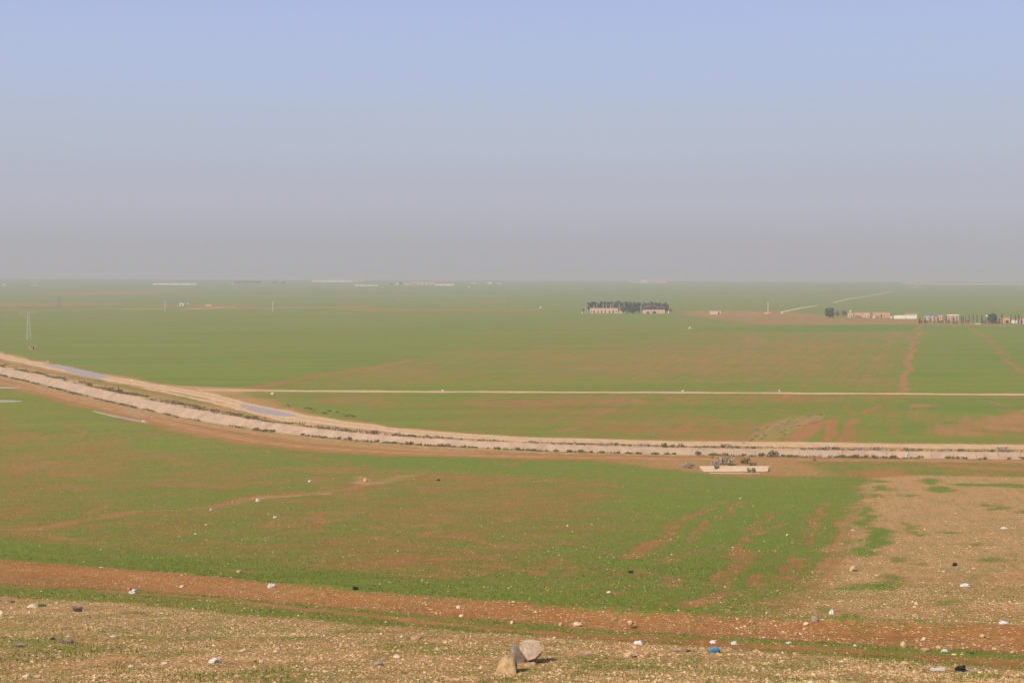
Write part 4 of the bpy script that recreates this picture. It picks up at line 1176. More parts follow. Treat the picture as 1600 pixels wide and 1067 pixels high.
# ------------------------------------------------------------------ culvert, posts
p = G(1152, 738); k = p.y / F
cul = empty('concrete_culvert', (p.x, p.y, p.z)); setp(cul, 'low pale concrete culvert with bushes below the canal', 'culvert')
w = 100 * k
bm = bmesh.new()
for (y0, z0), (y1, z1) in (((1.2, .05), (3.2, .75)),):
    for z_, t_ in ((0, 1),):
        v = [bm.verts.new(q) for q in ((-w / 2, y0, z0), (w / 2, y0 + .6, z0), (w / 2 + .6, y1, z1), (-w / 2 - .6, y1, z1), (-w / 2, y0, z0 - .5), (w / 2, y0 + .6, z0 - .5), (w / 2 + .6, y1 + .4, z1 - .5), (-w / 2 - .6, y1 + .4, z1 - .5))]
        for f in ((0, 1, 2, 3), (4, 7, 6, 5), (0, 4, 5, 1), (1, 5, 6, 2), (2, 6, 7, 3), (3, 7, 4, 0)): bm.faces.new([v[i] for i in f])
link('back_slab', bm_mesh('back_slab', bm, M_CONC2), cul)
box_part('rim', cul, M_CONC2, -w / 2 - .7, w / 2 + .7, 3.22, 3.6, .3, .86, .04)
box_part('front_kerb', cul, M_CONC2, -w / 2 + .6, w / 2 - 2.2, -2.0, -1.5, -.3, .14, .04)
box_part('channel_bed', cul, M_MUD, -w / 2 + .2, w / 2 - .8, -1.49, 1.19, -.3, -.02)
for i, (px, py, wd, ht, kd, lab) in enumerate(((1132, 726, 18, 11, 3, 'large grey bush behind the concrete culvert'), (1166, 724, 18, 9, 0, 'wide olive bush behind the concrete culvert'), (1173, 730, 14, 8, 2, 'round dark bush at the culvert rim'),
                                                (1173, 739, 13, 9, 0, 'grey green bush in front of the culvert at right'), (1121, 736, 9, 10, 2, 'dark brown bush in front of the culvert at left'), (1119, 729, 10, 8, 3, 'pinkish dry bush at the left end of the culvert'),
                                                (1141, 728, 10, 6, 1, 'small green weed behind the culvert'), (1098, 733, 14, 6, 1, 'low green weed left of the culvert'), (1192, 736, 6, 4, 2, 'small brown weed in front of the culvert rim'),
                                                (1113, 716, 5, 4, 0, 'small olive weed on the brown track above the culvert'), (1273, 720, 6, 3.5, 2, 'small dark weed on the sandy ground right of the culvert'), (1077, 731, 16, 6, 3, 'dry weeds on the sandy ground left of the culvert'))):
    q = G(px, py); kk = q.y / F
    me_ = WEEDS[kd]
    o = link('bush', me_); o.location = (q.x, q.y, q.z - .02); o.rotation_euler = (0, 0, i * 1.3)
    o.scale = (wd * kk / 1.5, wd * kk / 1.6, ht * kk / .85); setp(o, lab, 'bush')
# scrub in the shallow gully
for i in range(44):
    t = random.random()
    px = 1172 + 112 * t + random.uniform(-16, 16); py = 688 - 36 * t ** .8 + random.uniform(-8, 7)
    q = G(px, py); o = link('bush', WEEDS[random.choice((1, 3, 3))]); o.location = (q.x, q.y, q.z - .05); o.rotation_euler = (0, 0, random.uniform(0, 6)); s_ = random.uniform(.3, .65); o.scale = (s_, s_, s_ * .7)
    setp(o, 'pale grey green scrub bush in the shallow gully between the fields', 'bush', 'scrub bushes in the shallow gully')
for i in range(16):
    t = random.random()
    q = G(445 + 110 * t, 634 + 16 * t + random.uniform(-3, 3)); o = link('bush', WEEDS[random.choice((1, 1, 0))]); o.location = (q.x, q.y, q.z - .05); o.rotation_euler = (0, 0, random.uniform(0, 6)); s_ = random.uniform(.5, .9); o.scale = (s_, s_, s_ * .7)
    setp(o, 'green weed bush along the road edge beyond the bend puddle', 'bush', 'weed bushes along the road edge')

M_RUST = simple_mat('rusty_steel', (.085, .040, .022), (.13, .065, .038), 3, .8, .2)
M_STEEL = simple_mat('galvanised_steel', (.46, .46, .43), (.58, .57, .53), 2, .6, .4)
M_POLE = simple_mat('pale_pole', (.52, .50, .46), (.64, .62, .57), 2, .8, .2)
M_DPOLE = simple_mat('dark_pole', (.10, .10, .09), (.16, .15, .14), 2, .8, .2)
p = G(185.5, 615); k = p.y / F
post = empty('sluice_post', p); setp(post, 'short dark rusty post standing beside the canal', 'post')
bm = bmesh.new(); bm_bar(bm, (0, 0, -.2), (-.03, 0, 1.2), .17, .15, 8); bm_bar(bm, (-.03, 0, 1.2), (-.13, .02, 2.45), .15, .13, 8); link('shaft', bm_mesh('shaft', bm, M_RUST), post)
bm = bmesh.new(); bm_bar(bm, (-.13, .02, 2.46), (-.13, .02, 2.58), .24, .22, 8); link('cap', bm_mesh('cap', bm, M_RUST), post)

# lattice power pylon
p = G(45, 531); k = p.y / F
H = 44 * k
pyl = empty('power_pylon', p, .5); setp(pyl, 'pale steel lattice power pylon standing in the green field at left', 'pylon')
def leg_at(z, i):
    w = .75 * (1 - z / H) + .42 + .5 * max(0, .33 - z / H)
    return Vector(((-1, 1, 1, -1)[i] * w, (-1, -1, 1, 1)[i] * w, z))
for i in range(4):
    bm = bmesh.new(); bm_bar(bm, leg_at(-.3, i), leg_at(H, i), .10, .08); link('leg', bm_mesh('leg', bm, M_STEEL), pyl)
bm = bmesh.new(); zs = [0]
while zs[-1] < H - 1.2: zs.append(zs[-1] + max(1.3, 3.4 * (1 - zs[-1] / H)))
for a, b_ in zip(zs[:-1], zs[1:]):
    b_ = min(b_, H)
    for i in range(4):
        j = (i + 1) % 4
        bm_bar(bm, leg_at(a, i), leg_at(b_, j), .055); bm_bar(bm, leg_at(a, j), leg_at(b_, i), .055); bm_bar(bm, leg_at(b_, i), leg_at(b_, j), .055)
link('bracing', bm_mesh('bracing', bm, M_STEEL), pyl)
for z, L in ((H - .3, 5.2), (H - 3.0, 2.2)):
    bm = bmesh.new()
    for s in (-1, 1):
        for d in (-.35, .35):
            bm_bar(bm, (0, d, z), (s * L, 0, z + .1), .09); bm_bar(bm, (s * .4, d, z - 1.1), (s * L, 0, z + .1), .07)
    arm = link('crossarm', bm_mesh('crossarm', bm, M_STEEL), pyl)
    for s in (-1, 1):
        bm = bmesh.new(); bm_bar(bm, (s * L, 0, z + .1), (s * L, 0, z - 1.1), .09, .09, 6); link('insulator', bm_mesh('insulator', bm, M_STEEL), arm)

def pole(px, py0, py1, label, dark=False, arms=1, rad=.17):
    p = G(px, py1); k = p.y / F; h = (py1 - py0) * k
    o = empty('utility_pole', p, random.uniform(-.3, .3)); setp(o, label, 'pole')
    m_ = M_DPOLE if dark else M_POLE
    bm = bmesh.new(); bm_bar(bm, (0, 0, -.4), (0, 0, h), rad * 1.35, rad, 8); link('shaft', bm_mesh('shaft', bm, m_), o)
    bm = bmesh.new(); bm_bar(bm, (-1.1, -.2, h - .6), (1.1, -.2, h - .6), .09); link('crossarm', bm_mesh('crossarm', bm, m_), o)
    for s in (-1, 0, 1):
        bm = bmesh.new(); bm_bar(bm, (s * .95, -.2, h - .5), (s * .95, -.2, h - .2), .07, .05, 6); link('insulator', bm_mesh('insulator', bm, m_), o)
pole(258, 471, 487, 'pale utility pole left of the small white farmstead', rad=.3)
pole(426.5, 471, 487, 'pale utility pole right of the small white farmstead', rad=.3)
pole(1200, 473, 490, 'pale utility pole above the orange earth patch', rad=.3)
pole(90.5, 463, 482, 'dark utility pole, left one of a close pair', True, rad=.22)
pole(93.5, 464, 482, 'dark utility pole, right one of a close pair', True, rad=.22)
pole(614, 466, 472, 'short dark pole far out on the plain', True, rad=.25)
pole(795, 467, 484, 'faint dark pole at the end of a red earth streak', True, rad=.2)

# ------------------------------------------------------------------ trees
ORD = ('first second third fourth fifth sixth seventh eighth ninth tenth eleventh twelfth thirteenth fourteenth fifteenth sixteenth seventeenth eighteenth nineteenth twentieth '
       'twenty-first twenty-second twenty-third twenty-fourth twenty-fifth twenty-sixth').split()
def tree(name, px, pyb, pyt, wpx, kind, label, seed, group=None, n=420, dy=0.0):
    p = G(px, pyb); p = Vector((p.x * (p.y + dy) / p.y, p.y + dy, 0)); p.z = float(hz(np.array([p.x]), np.array([p.y]))[0])
    k = p.y / F
    h = (pyb - pyt) * k; w = wpx * k
    r = np.random.default_rng(seed)
    t = empty(name, p, r.uniform(0, 6.28)); setp(t, label, 'tree', group)
    bark = M_PALEBARK if kind == 'poplar' else M_BARK
    bm = bmesh.new()
    if kind == 'cypress':
        bm_bar(bm, (0, 0, -.3), (0, 0, h * .8), w * .09, .04, 6)
        C, R = [], []
        for z in np.linspace(.12, .93, 9):
            rad = w * .5 * (math.sin(math.pi * min(1, z * .8 + .22)) ** .8) * r.uniform(.75, 1.1)
            C.append((r.normal() * w * .04, r.normal() * w * .04, z * h)); R.append((rad, rad, h * .09))
        v, f = leaves(n, C, R, max(.22, w * .16), seed, shell=.5); mat = M_CYP
    elif kind in ('pine', 'broad'):
        bm_bar(bm, (0, 0, -.3), (.1, 0, h * .55), w * .055, w * .03, 7)
        C, R = [], []
        for i in range(17 if kind == 'pine' else 20):
            z = r.uniform(.16, .86) if kind == 'pine' else .18 + .68 * (i + .5) / 20
            sp_ = w * (.34 if kind == 'pine' else .30) * math.sqrt(max(.05, 1 - ((z - .5) / .5) ** 2))
            a = r.uniform(0, 6.28) if kind == 'pine' else i * 2.4; c_ = (sp_ * math.cos(a), sp_ * math.sin(a), z * h)
            C.append(c_); R.append((w * r.uniform(.16, .27), w * r.uniform(.16, .27), h * r.uniform(.09, .16)))
            if i < 6: bm_bar(bm, (0, 0, h * .35), c_, w * .022, w * .01, 5)
        v, f = leaves(n, C, R, max(.3, w * (.085 if kind == 'pine' else .11)), seed, shell=.3); mat = M_PINE if kind == 'pine' else M_BROAD
    elif kind == 'bare' or kind == 'barebrown':
        bm_bar(bm, (0, 0, -.3), (0, 0, h * .35), w * .045, w * .03, 7)
        C, R = [], []
        for i in range(12):
            a = r.uniform(0, 6.28); e = r.uniform(.35, 1.0)
            c_ = (w * .36 * e * math.cos(a), w * .36 * e * math.sin(a), h * r.uniform(.45, .8))
            bm_bar(bm, (0, 0, h * .3), c_, w * .02, w * .008, 5)
            C.append(c_); R.append((w * .18, w * .18, h * .17))
        v, f = leaves(n, C, R, max(.35, w * .075), seed, shell=.2); mat = M_TWIG if kind == 'bare' else M_TWIGB
    else:                                                                # bare pale poplar
        bm_bar(bm, (0, 0, -.3), (0, 0, h), w * .24, w * .05, 6)
        for i in range(14):
            z = h * r.uniform(.3, .9); a = r.uniform(0, 6.28)
            bm_bar(bm, (0, 0, z), (w * .4 * math.cos(a), w * .4 * math.sin(a), z + h * .12), w * .06, w * .02, 4)
        v, f = leaves(60, [(0, 0, h * .7)], [(w * .4, w * .4, h * .28)], .25, seed); mat = M_PALEBARK
    link('trunk', bm_mesh('trunk', bm, bark), t)
    link('crown', np_mesh('crown', v, f, mat), t)
    return t

# farm grove
for i, (px, yt, wd) in enumerate(((922, 473.5, 9), (927, 471, 10), (935, 471, 10), (942, 470.5, 9), (949, 471, 10), (957, 471, 9), (964, 470.3, 10), (971, 471, 9), (980, 470, 11), (986, 470.5, 11), (992, 471.5, 10), (998, 472, 9),
                                  (1008, 472, 9), (1015, 471, 9), (1021, 471, 9), (1028, 472, 9), (1034, 472.3, 9), (1039.5, 473, 8))):
    tree('pine_tree', px, 489, yt, wd * 1.25, 'pine', ORD[i] + ' pine from the left in the dark grove behind the farm', 400 + i, 'pines of the farm grove', 900, dy=random.uniform(18, 40))
tree('dark_tree', 988, 490, 472.5, 16, 'broad', 'dense dark tree filling the gap between the two farm buildings', 430, None, 600)
tree('bare_tree', 1010, 489.5, 476, 15, 'bare', 'leafless mauve tree over the left end of the right farm building', 431, None, 420, dy=10)
tree('bare_tree', 1023, 489.5, 475.5, 16, 'bare', 'leafless mauve tree over the middle of the right farm building', 432, None, 420, dy=10)
tree('bare_tree', 1034, 489.5, 477.5, 12, 'bare', 'leafless mauve tree over the right end of the right farm building', 433, None, 360, dy=10)
tree('brown_tree', 974, 489.5, 477, 16, 'barebrown', 'rounded brown leafless tree at the right end of the long farm building', 434, None, 600, dy=-4)
tree('bare_tree', 1047, 489.5, 480, 9, 'bare', 'faint leafless tree at the right end of the farm', 435, None, 200)
tree('bare_tree', 911, 489.5, 480, 7, 'bare', 'faint leafless tree at the left end of the farm', 436, None, 160)
for i, (px, yt) in enumerate(((914.5, 478), (917.5, 479), (928, 477), (932.5, 471), (942.5, 472), (947.5, 474), (954, 475), (957.5, 470.5), (967.5, 473), (975.3, 471), (1001.5, 475))):
    tree('poplar_tree', px, 489.6, yt, 2.4, 'poplar', ORD[i] + ' slender pale leafless poplar from the left at the farm', 440 + i, 'pale leafless poplars at the farm', dy=6 if 920 < px < 965 else 0)
# village trees
tree('broadleaf_tree', 1296, 496.5, 480.5, 15, 'broad', 'round dark green tree at the left end of the village', 460, None, 700)
tree('bare_tree', 1309, 496, 485, 12, 'bare', 'leafless mauve tree right of the round green tree', 461, None, 420)
tree('bare_tree', 1318.5, 496, 484.5, 12, 'bare', 'leafless mauve tree left of the first village house', 462, None, 420)
tree('broadleaf_tree', 1550.5, 506, 489, 15, 'broad', 'broad dark tree between the cypress row and the orange house', 463, None, 700)
for i, (px, yb, yt, wd) in enumerate(((1437, 506, 497, 4), (1445.5, 506, 496, 4), (1453, 506, 492, 2.6), (1460.5, 506.5, 491.5, 3), (1466, 505, 495, 3), (1473, 506, 493.5, 2.6), (1478.5, 506.5, 492, 3.2), (1483, 505, 496, 2.6), (1489.3, 506, 492.5, 2.8),
                                      (1495.3, 506.5, 492, 2.8), (1502, 506, 492.3, 2.8), (1504.5, 507, 494, 3), (1508.5, 504.5, 493, 2.4), (1514.3, 504, 491.5, 2.4), (1520.6, 505, 491, 2.6), (1526.6, 506, 491.5, 2.8), (1534, 506.5, 492.5, 3.8),
                                      (1540, 505.5, 498, 3), (1557, 506, 498, 3), (1562, 505.5, 497, 3.4), (1565.5, 506.5, 490.5, 4), (1579.3, 506.5, 490.5, 3), (1586.2, 505, 491.5, 3), (1591.3, 507, 491, 4.6), (1596, 507, 496, 4))):
    tree('cypress_tree', px, yb, yt, wd, 'cypress', ORD[i] + ' slim dark cypress from the left in the row before the village', 470 + i, 'cypresses in a row before the village', 190)
for i, (px, yb, yt, wd) in enumerate(((1338, 497.2, 493, 6), (1344, 497.4, 494, 5), (1371, 497.5, 494, 5), (1440, 507, 499, 6), (1449, 507, 500, 5), (1470, 507.3, 500, 7), (1482, 507, 500, 6), (1492, 507.3, 501, 7), (1512, 506.5, 499, 6), (1538, 507, 500, 6), (1546, 507, 501, 8), (1559, 507, 501, 6))):
    tree('leafless_shrub', px, yb, yt, wd, 'bare', ORD[i] + ' low leafless brown shrub from the left by the village', 500 + i, 'leafless shrubs by the village', 120)
# trees on the horizon
for i, (px, yb, yt, wd) in enumerate(((370, 442.5, 439.3, 12), (381, 442.5, 439, 13), (392, 442.5, 438.9, 13), (403, 442.5, 439.2, 12), (430, 443, 440, 9), (442, 443.5, 440.5, 8), (612, 445, 442.3, 9), (626, 445.5, 441.5, 6))):
    tree('distant_tree', px, yb, yt, wd, 'broad', ORD[i] + ' hazy dark tree from the left on the horizon', 520 + i, 'hazy trees on the horizon', 140)

# ------------------------------------------------------------------ buildings
def plaster(name, c, vary=.0):
    return simple_mat(name, tuple(x * .88 for x in c), c, .35, .95, .1, .15, .02, 'pos')
M_W = {'orange': plaster('orange_plaster', (.62, .37, .19)), 'pink': plaster('pink_plaster', (.66, .43, .31)), 'beige': plaster('beige_plaster', (.55, .45, .29)), 'white': plaster('white_wall', (.80, .75, .66)),
       'rose': plaster('rose_plaster', (.62, .38, .28)), 'mud': plaster('mud_wall', (.56, .36, .22)), 'roof': plaster('roof_earth', (.52, .30, .17)), 'blue': simple_mat('blue_sheet', (.10, .20, .36), (.16, .28, .46), 1, .5, .3),
       'grey': plaster('grey_roof', (.50, .46, .42))}
M_DARK = simple_mat('dark_door', (.030, .024, .022), (.06, .045, .04), 2, .7, .3)
M_GLASS = simple_mat('window_glass', (.02, .025, .03), (.04, .045, .05), 1, .1, .5)
M_FRAME = simple_mat('window_frame', (.42, .36, .28), (.52, .45, .36), 3, .7, .2)

def wall_mesh(name, w, d, h, openings, mat):
    """four walls, the front one (facing -Y) with real openings and reveals"""
    bm = bmesh.new()
    xs = sorted({-w / 2, w / 2, *[o[0] for o in openings], *[o[1] for o in openings]})
    zs = sorted({-.4, h, *[o[2] for o in openings], *[o[3] for o in openings]})
    for x0, x1 in zip(xs[:-1], xs[1:]):
        for z0, z1 in zip(zs[:-1], zs[1:]):
            cx, cz = (x0 + x1) / 2, (z0 + z1) / 2
            if any(o[0] < cx < o[1] and o[2] < cz < o[3] for o in openings): continue
            bm.faces.new([bm.verts.new(q) for q in ((x0, 0, z0), (x1, 0, z0), (x1, 0, z1), (x0, 0, z1))])
    T = .3
    for x0, x1, z0, z1 in openings:
        for q in (((x0, 0, z0), (x0, 0, z1), (x0, T, z1), (x0, T, z0)), ((x1, 0, z1), (x1, 0, z0), (x1, T, z0), (x1, T, z1)), ((x0, 0, z1), (x1, 0, z1), (x1, T, z1), (x0, T, z1)), ((x1, 0, z0), (x0, 0, z0), (x0, T, z0), (x1, T, z0))):
            bm.faces.new([bm.verts.new(v) for v in q])
    for q in (((w / 2, 0, -.4), (w / 2, d, -.4), (w / 2, d, h), (w / 2, 0, h)), ((-w / 2, d, -.4), (-w / 2, 0, -.4), (-w / 2, 0, h), (-w / 2, d, h)), ((w / 2, d, -.4), (-w / 2, d, -.4), (-w / 2, d, h), (w / 2, d, h))):
        bm.faces.new([bm.verts.new(v) for v in q])
    bmesh.ops.remove_doubles(bm, verts=list(bm.verts), dist=.001)
    return bm_mesh(name, bm, mat)

def house(name, x0, x1, yt, yb, depth, wall, roof, label, doors=(), wins=(), cat='house', yaw=0.0, over=.25, roof_t=.3, dy=0.0, extra=None, group=None):
    p = G((x0 + x1) / 2, yb)
    p = Vector((p.x * (p.y + dy) / p.y, p.y + dy, 0)); p.z = float(hz(np.array([p.x]), np.array([p.y]))[0])
    k = p.y / F
    w, h = (x1 - x0) * k, (yb - yt) * k
    t = empty(name, p, yaw); setp(t, label, cat, group)
    hw = h - roof_t
    ops, kinds = [], []
    for u, dw, dh in doors:
        cx = -w / 2 + u * w; ops.append((cx - dw / 2, cx + dw / 2, .02, min(dh, hw - .3))); kinds.append('door')
    for u, z, dw, dh in wins:
        cx = -w / 2 + u * w; ops.append((cx - dw / 2, cx + dw / 2, z, min(z + dh, hw - .2))); kinds.append('window')
    link('wall', wall_mesh('wall', w, depth, hw, ops, M_W[wall]), t)
    box_part('roof', t, M_W[roof], -w / 2 - over, w / 2 + over, -over, depth + over, hw + .004, h, .05)
    for (a, b_, c_, d_), kd in zip(ops, kinds):
        if kd == 'door':
            dd = box_part('door', t, M_DARK, a + .02, b_ - .02, .2, .27, c_, d_ - .02)
            box_part('handle', dd, M_FRAME, b_ - .22, b_ - .12, .15, .196, (c_ + d_) / 2 - .08, (c_ + d_) / 2 + .08)
        else:
            ww = box_part('window', t, M_GLASS, a + .02, b_ - .02, .22, .26, c_ + .02, d_ - .02)
            bm = bmesh.new()
            bm_box(bm, a + .02, a + .10, .16, .218, c_ + .02, d_ - .02); bm_box(bm, b_ - .10, b_ - .02, .16, .218, c_ + .02, d_ - .02); bm_box(bm, a + .101, b_ - .101, .16, .218, d_ - .10, d_ - .02); bm_box(bm, a + .101, b_ - .101, .16, .218, c_ + .02, c_ + .10)
            link('frame', bm_mesh('frame', bm, M_FRAME), ww)
    return t, w, h, k

# the farm
house('farm_building', 922, 965.5, 481.5, 489.6, 9, 'pink', 'rose', 'long pink farm building with a row of dark bays before the grove', doors=[(.15, 1.6, 3.2), (.29, 1.4, 3.2), (.42, 1.6, 3.2), (.545, 1.4, 3.2), (.70, 1.6, 3.2), (.83, 1.6, 3.4)], wins=[(.05, 1.2, 1.6, 1.6), (.94, 1.4, 1.6, 1.6)], cat='building')
house('farm_building', 1005, 1039, 484, 489.8, 8, 'pink', 'rose', 'low pink farm building under leafless mauve trees', doors=[(.22, 3.2, 2.2), (.52, 4.4, 2.6)], wins=[(.36, 1.2, 1.4, 1.2), (.72, 1.2, 1.2, 1.2), (.88, 1.2, 1.2, 1.2)], cat='building')
house('farm_shed', 967, 976, 485, 489.6, 5, 'beige', 'roof', 'small beige shed at the right end of the long farm building', doors=[(.75, 1.2, 2.0)], cat='shed', dy=-2)
for i, (x, yt, lab) in enumerate(((1044.5, 486.3, 'white gate post at the right end of the farm'), (909.5, 487.5, 'pale low ruin stub at the left end of the farm'))):
    p = G(x, 490); k = p.y / F; o = empty('gate_post', p); setp(o, lab, 'post')
    box_part('shaft', o, M_W['white'], -.55, .55, -.5, .5, -.3, (490 - yt) * k - .2, .05); box_part('cap', o, M_W['white'], -.7, .7, -.65, .65, (490 - yt) * k - .198, (490 - yt) * k, .04)
house('roadside_house', 1109.5, 1126, 486, 491.4, 8, 'pink', 'rose', 'single pink house with one dark doorway beside the far track', doors=[(.82, 2.0, 2.8)], yaw=-.06)
# the village
house('village_house', 1325.5, 1333.5, 488.3, 496.2, 7, 'beige', 'roof', 'beige house with a white water tank on its roof', wins=[(.3, 1.4, 1.2, 1.2)], doors=[(.7, 1.2, 2.2)])
t, w, h, k = house('village_house', 1335, 1347.5, 488, 496.2, 8, 'orange', 'roof', 'orange house right of the one with the water tank', wins=[(.25, 1.3, 1.2, 1.3), (.72, 1.3, 1.2, 1.3)], doors=[(.5, 1.1, 2.2)])
house('village_house', 1349, 1359, 488.3, 496.3, 8, 'pink', 'roof', 'narrow pale pink house, right one of the tight row', wins=[(.3, 1.2, 1.2, 1.2), (.75, 1.2, 1.2, 1.2)])
house('village_house', 1366, 1390.5, 488.2, 496.3, 8, 'orange', 'rose', 'wide orange house with a dark doorway in the middle', doors=[(.45, 1.6, 3.4)], wins=[(.15, 1.3, 1.2, 1.2), (.3, 1.2, 1.2, 1.2), (.66, 1.3, 1.2, 1.2), (.86, 1.3, 1.2, 1.2)])
house('store_building', 1417, 1433, 490.2, 497.5, 8, 'rose', 'roof', 'orange roofed store rising behind the long white wall', wins=[(.3, 2.2, 1.4, 1.0), (.7, 2.2, 1.4, 1.0)], cat='building', dy=14)
house('village_house', 1447.5, 1463.5, 491.8, 500.5, 8, 'beige', 'blue', 'beige house with a blue roof edge behind the cypresses', wins=[(.2, 1.2, 1.3, 1.3), (.7, 1.2, 1.3, 1.3)], doors=[(.45, 1.2, 2.3)], roof_t=1.1)
house('village_house', 1465, 1474, 492.3, 500.5, 8, 'rose', 'roof', 'rose house right of the blue roofed one', wins=[(.5, 1.5, 1.3, 1.3)])
house('village_house', 1483.5, 1498, 491.8, 500.5, 8, 'rose', 'white', 'rose house with a white roof edge behind the cypresses', wins=[(.25, 1.2, 1.3, 1.3), (.75, 1.2, 1.3, 1.3)], doors=[(.5, 1.2, 2.3)], roof_t=.9)
house('village_house', 1567, 1578, 496, 505, 7, 'orange', 'roof', 'bright orange house with a wide dark porch near the right edge', doors=[(.62, 2.8, 2.8)], wins=[(.22, 1.0, 1.2, 1.1)])
house('village_house', 1594, 1604, 497, 506.5, 7, 'pink', 'roof', 'pink house cut by the right edge of the photo', wins=[(.3, 1.2, 1.2, 1.2)], dy=4)
def wall_thing(x0, x1, yt, yb, label, mat='white', gaps=(), name='compound_wall', th=.3, dy=0, group=None):
    p = G((x0 + x1) / 2, yb); p.y += dy; k = p.y / F; w, h = (x1 - x0) * k, (yb - yt) * k
    t = empty(name, p); setp(t, label, 'wall', group)
    e = [0, *gaps, 1]
    for a, b_ in zip(e[:-1], e[1:]):
        box_part('wall_section', t, M_W[mat], -w / 2 + a * w + .3, -w / 2 + b_ * w - .3, 0, th, -.5, h - .16)
        box_part('coping', t, M_W[mat], -w / 2 + a * w + .2, -w / 2 + b_ * w - .2, -.08, th + .08, h - .157, h, .03)
    return t
wall_thing(1396, 1433, 492.6, 498, 'long white compound wall in two sections in the village', gaps=(.51,))
wall_thing(1579.5, 1590.5, 500, 505, 'low white wall right of the bright orange house')
wall_thing(1363.5, 1366.5, 494.5, 497.2, 'small white wall stub left of the wide orange house')
wall_thing(1391, 1394.5, 494, 497, 'small pale wall stub right of the wide orange house')
# water tank, rooftop things
p = G(1329.6, 496.2); k = p.y / F
tk = empty('water_tank', (p.x, p.y + 2.5, p.z + 7.9 * k)); setp(tk, 'round white water tank on the beige house roof', 'tank')
bm = bmesh.new(); bm_bar(bm, (0, 0, .6), (0, 0, 1.9), .8, .8, 12); bm_bar(bm, (0, 0, 1.9), (0, 0, 2.15), .8, .3, 12); link('barrel', bm_mesh('barrel', bm, M_W['white']), tk)
for sx in (-.5, .5):
    for sy in (-.5, .5):
        bm = bmesh.new(); bm_bar(bm, (sx, sy, 0), (sx, sy, .6), .06); link('leg', bm_mesh('leg', bm, M_DPOLE), tk)
p = G(1545, 506); k = p.y / F
tk = empty('water_tank', p + Vector((0, 6, 0))); setp(tk, 'white water tank on a tall stand left of the broad dark tree', 'tank')
bm = bmesh.new(); bm_bar(bm, (0, 0, 11.5 * k), (0, 0, 13.2 * k), .85, .85, 12); bm_bar(bm, (0, 0, 13.2 * k), (0, 0, 13.6 * k), .85, .3, 12); link('barrel', bm_mesh('barrel', bm, M_W['white']), tk)
for sx in (-.6, .6):
    for sy in (-.6, .6):
        bm = bmesh.new(); bm_bar(bm, (sx * 1.4, sy * 1.4, -.2), (sx, sy, 11.5 * k), .08); link('leg', bm_mesh('leg', bm, M_DPOLE), tk)
# white car before the cypresses
p = G(1528, 507.3); k = p.y / F
M_CAR = simple_mat('white_car_paint', (.74, .74, .73), (.80, .80, .79), .5, .3, .5)
M_TYRE = simple_mat('tyre', (.02, .02, .02), (.03, .03, .03), 2, .9, .2)
car = empty('parked_car', p, .08); setp(car, 'white car parked before the cypress row', 'car')
def extr(name, prof, y0, y1, mat, parent, bev=.05):
    bm = bmesh.new()
    a = [bm.verts.new((x, y0, z)) for x, z in prof]; b_ = [bm.verts.new((x, y1, z)) for x, z in prof]
    n = len(prof)
    for i in range(n): bm.faces.new((a[i], a[(i + 1) % n], b_[(i + 1) % n], b_[i]))
    bm.faces.new(a[::-1]); bm.faces.new(b_)
    bmesh.ops.recalc_face_normals(bm, faces=list(bm.faces))
    if bev: bmesh.ops.bevel(bm, geom=list(bm.edges), offset=bev, segments=2, affect='EDGES')
    return link(name, bm_mesh(name, bm, mat), parent)
extr('body', [(-2.15, .35), (2.1, .35), (2.15, .75), (1.9, .92), (1.0, 1.0), (-1.8, 1.02), (-2.15, .9)], -.85, .85, M_CAR, car)
extr('cabin', [(-1.7, 1.0), (1.05, .98), (.45, 1.5), (-1.15, 1.52)], -.72, .72, M_GLASS, car)
extr('roof', [(-1.2, 1.50), (.5, 1.48), (.35, 1.57), (-1.05, 1.58)], -.73, .73, M_CAR, car, .02)
for sx in (-1.35, 1.35):
    for sy in (-.86, .86):
        bm = bmesh.new(); bm_bar(bm, (sx, sy - .1, .32), (sx, sy + .1, .32), .32, .32, 14); wh = link('wheel', bm_mesh('wheel', bm, M_TYRE), car)
        bm = bmesh.new(); bm_bar(bm, (sx, sy - .115, .32), (sx, sy + .115, .32), .18, .18, 10); link('rim', bm_mesh('rim', bm, M_STEEL), wh)
# stone hut with a dark door side, lower left of the plain
p = G(50.5, 546); k = p.y / F
t, w, h, k = house('pump_hut', 46, 55.6, 540.6, 546, 2.6, 'mud', 'roof', 'small tan pump hut with a dark right side in the green field', wins=[(.3, 1.1, .6, .5)], doors=[(.68, .8, 1.7)], cat='hut', yaw=.42, over=.12, roof_t=.18)
# small white farmstead and earth heap on the left plain
house('farm_house', 280.5, 286.5, 473.6, 478.5, 8, 'white', 'grey', 'small white farmhouse on the left plain', doors=[(.55, 2.0, 3.0)], wins=[(.2, 1.6, 1.4, 1.6)], cat='house')
house('farm_house', 286.8, 290, 475, 478.5, 7, 'beige', 'grey', 'little beige annex right of the small white farmhouse', doors=[(.5, 1.6, 2.4)], cat='house')
house('farm_house', 291.8, 294.2, 473.8, 476.2, 5, 'white', 'white', 'tiny white hut behind the small white farmhouse', doors=[(.5, 1.2, 1.6)], cat='house')
p = G(327, 478.3); k = p.y / F
v, f = ico_template(3)
v = v * (1 + .25 * (np.array([vnoise(q[0] * 2 + 3, q[1] * 2 + q[2], 5) for q in v]) - .5))[:, None]
M_HEAP = simple_mat('orange_earth', (.46, .22, .10), (.58, .31, .16), .3, 1, .05, .5, .2, 'pos')
o = link('earth_heap', np_mesh('earth_heap', v, f, M_HEAP, True)); o.location = p; o.scale = (6.5 * k, 5 * k, 2.6 * k)
setp(o, 'orange earth heap right of the small white farmhouse', 'heap')
p = G(1200, 490.2); k = p.y / F
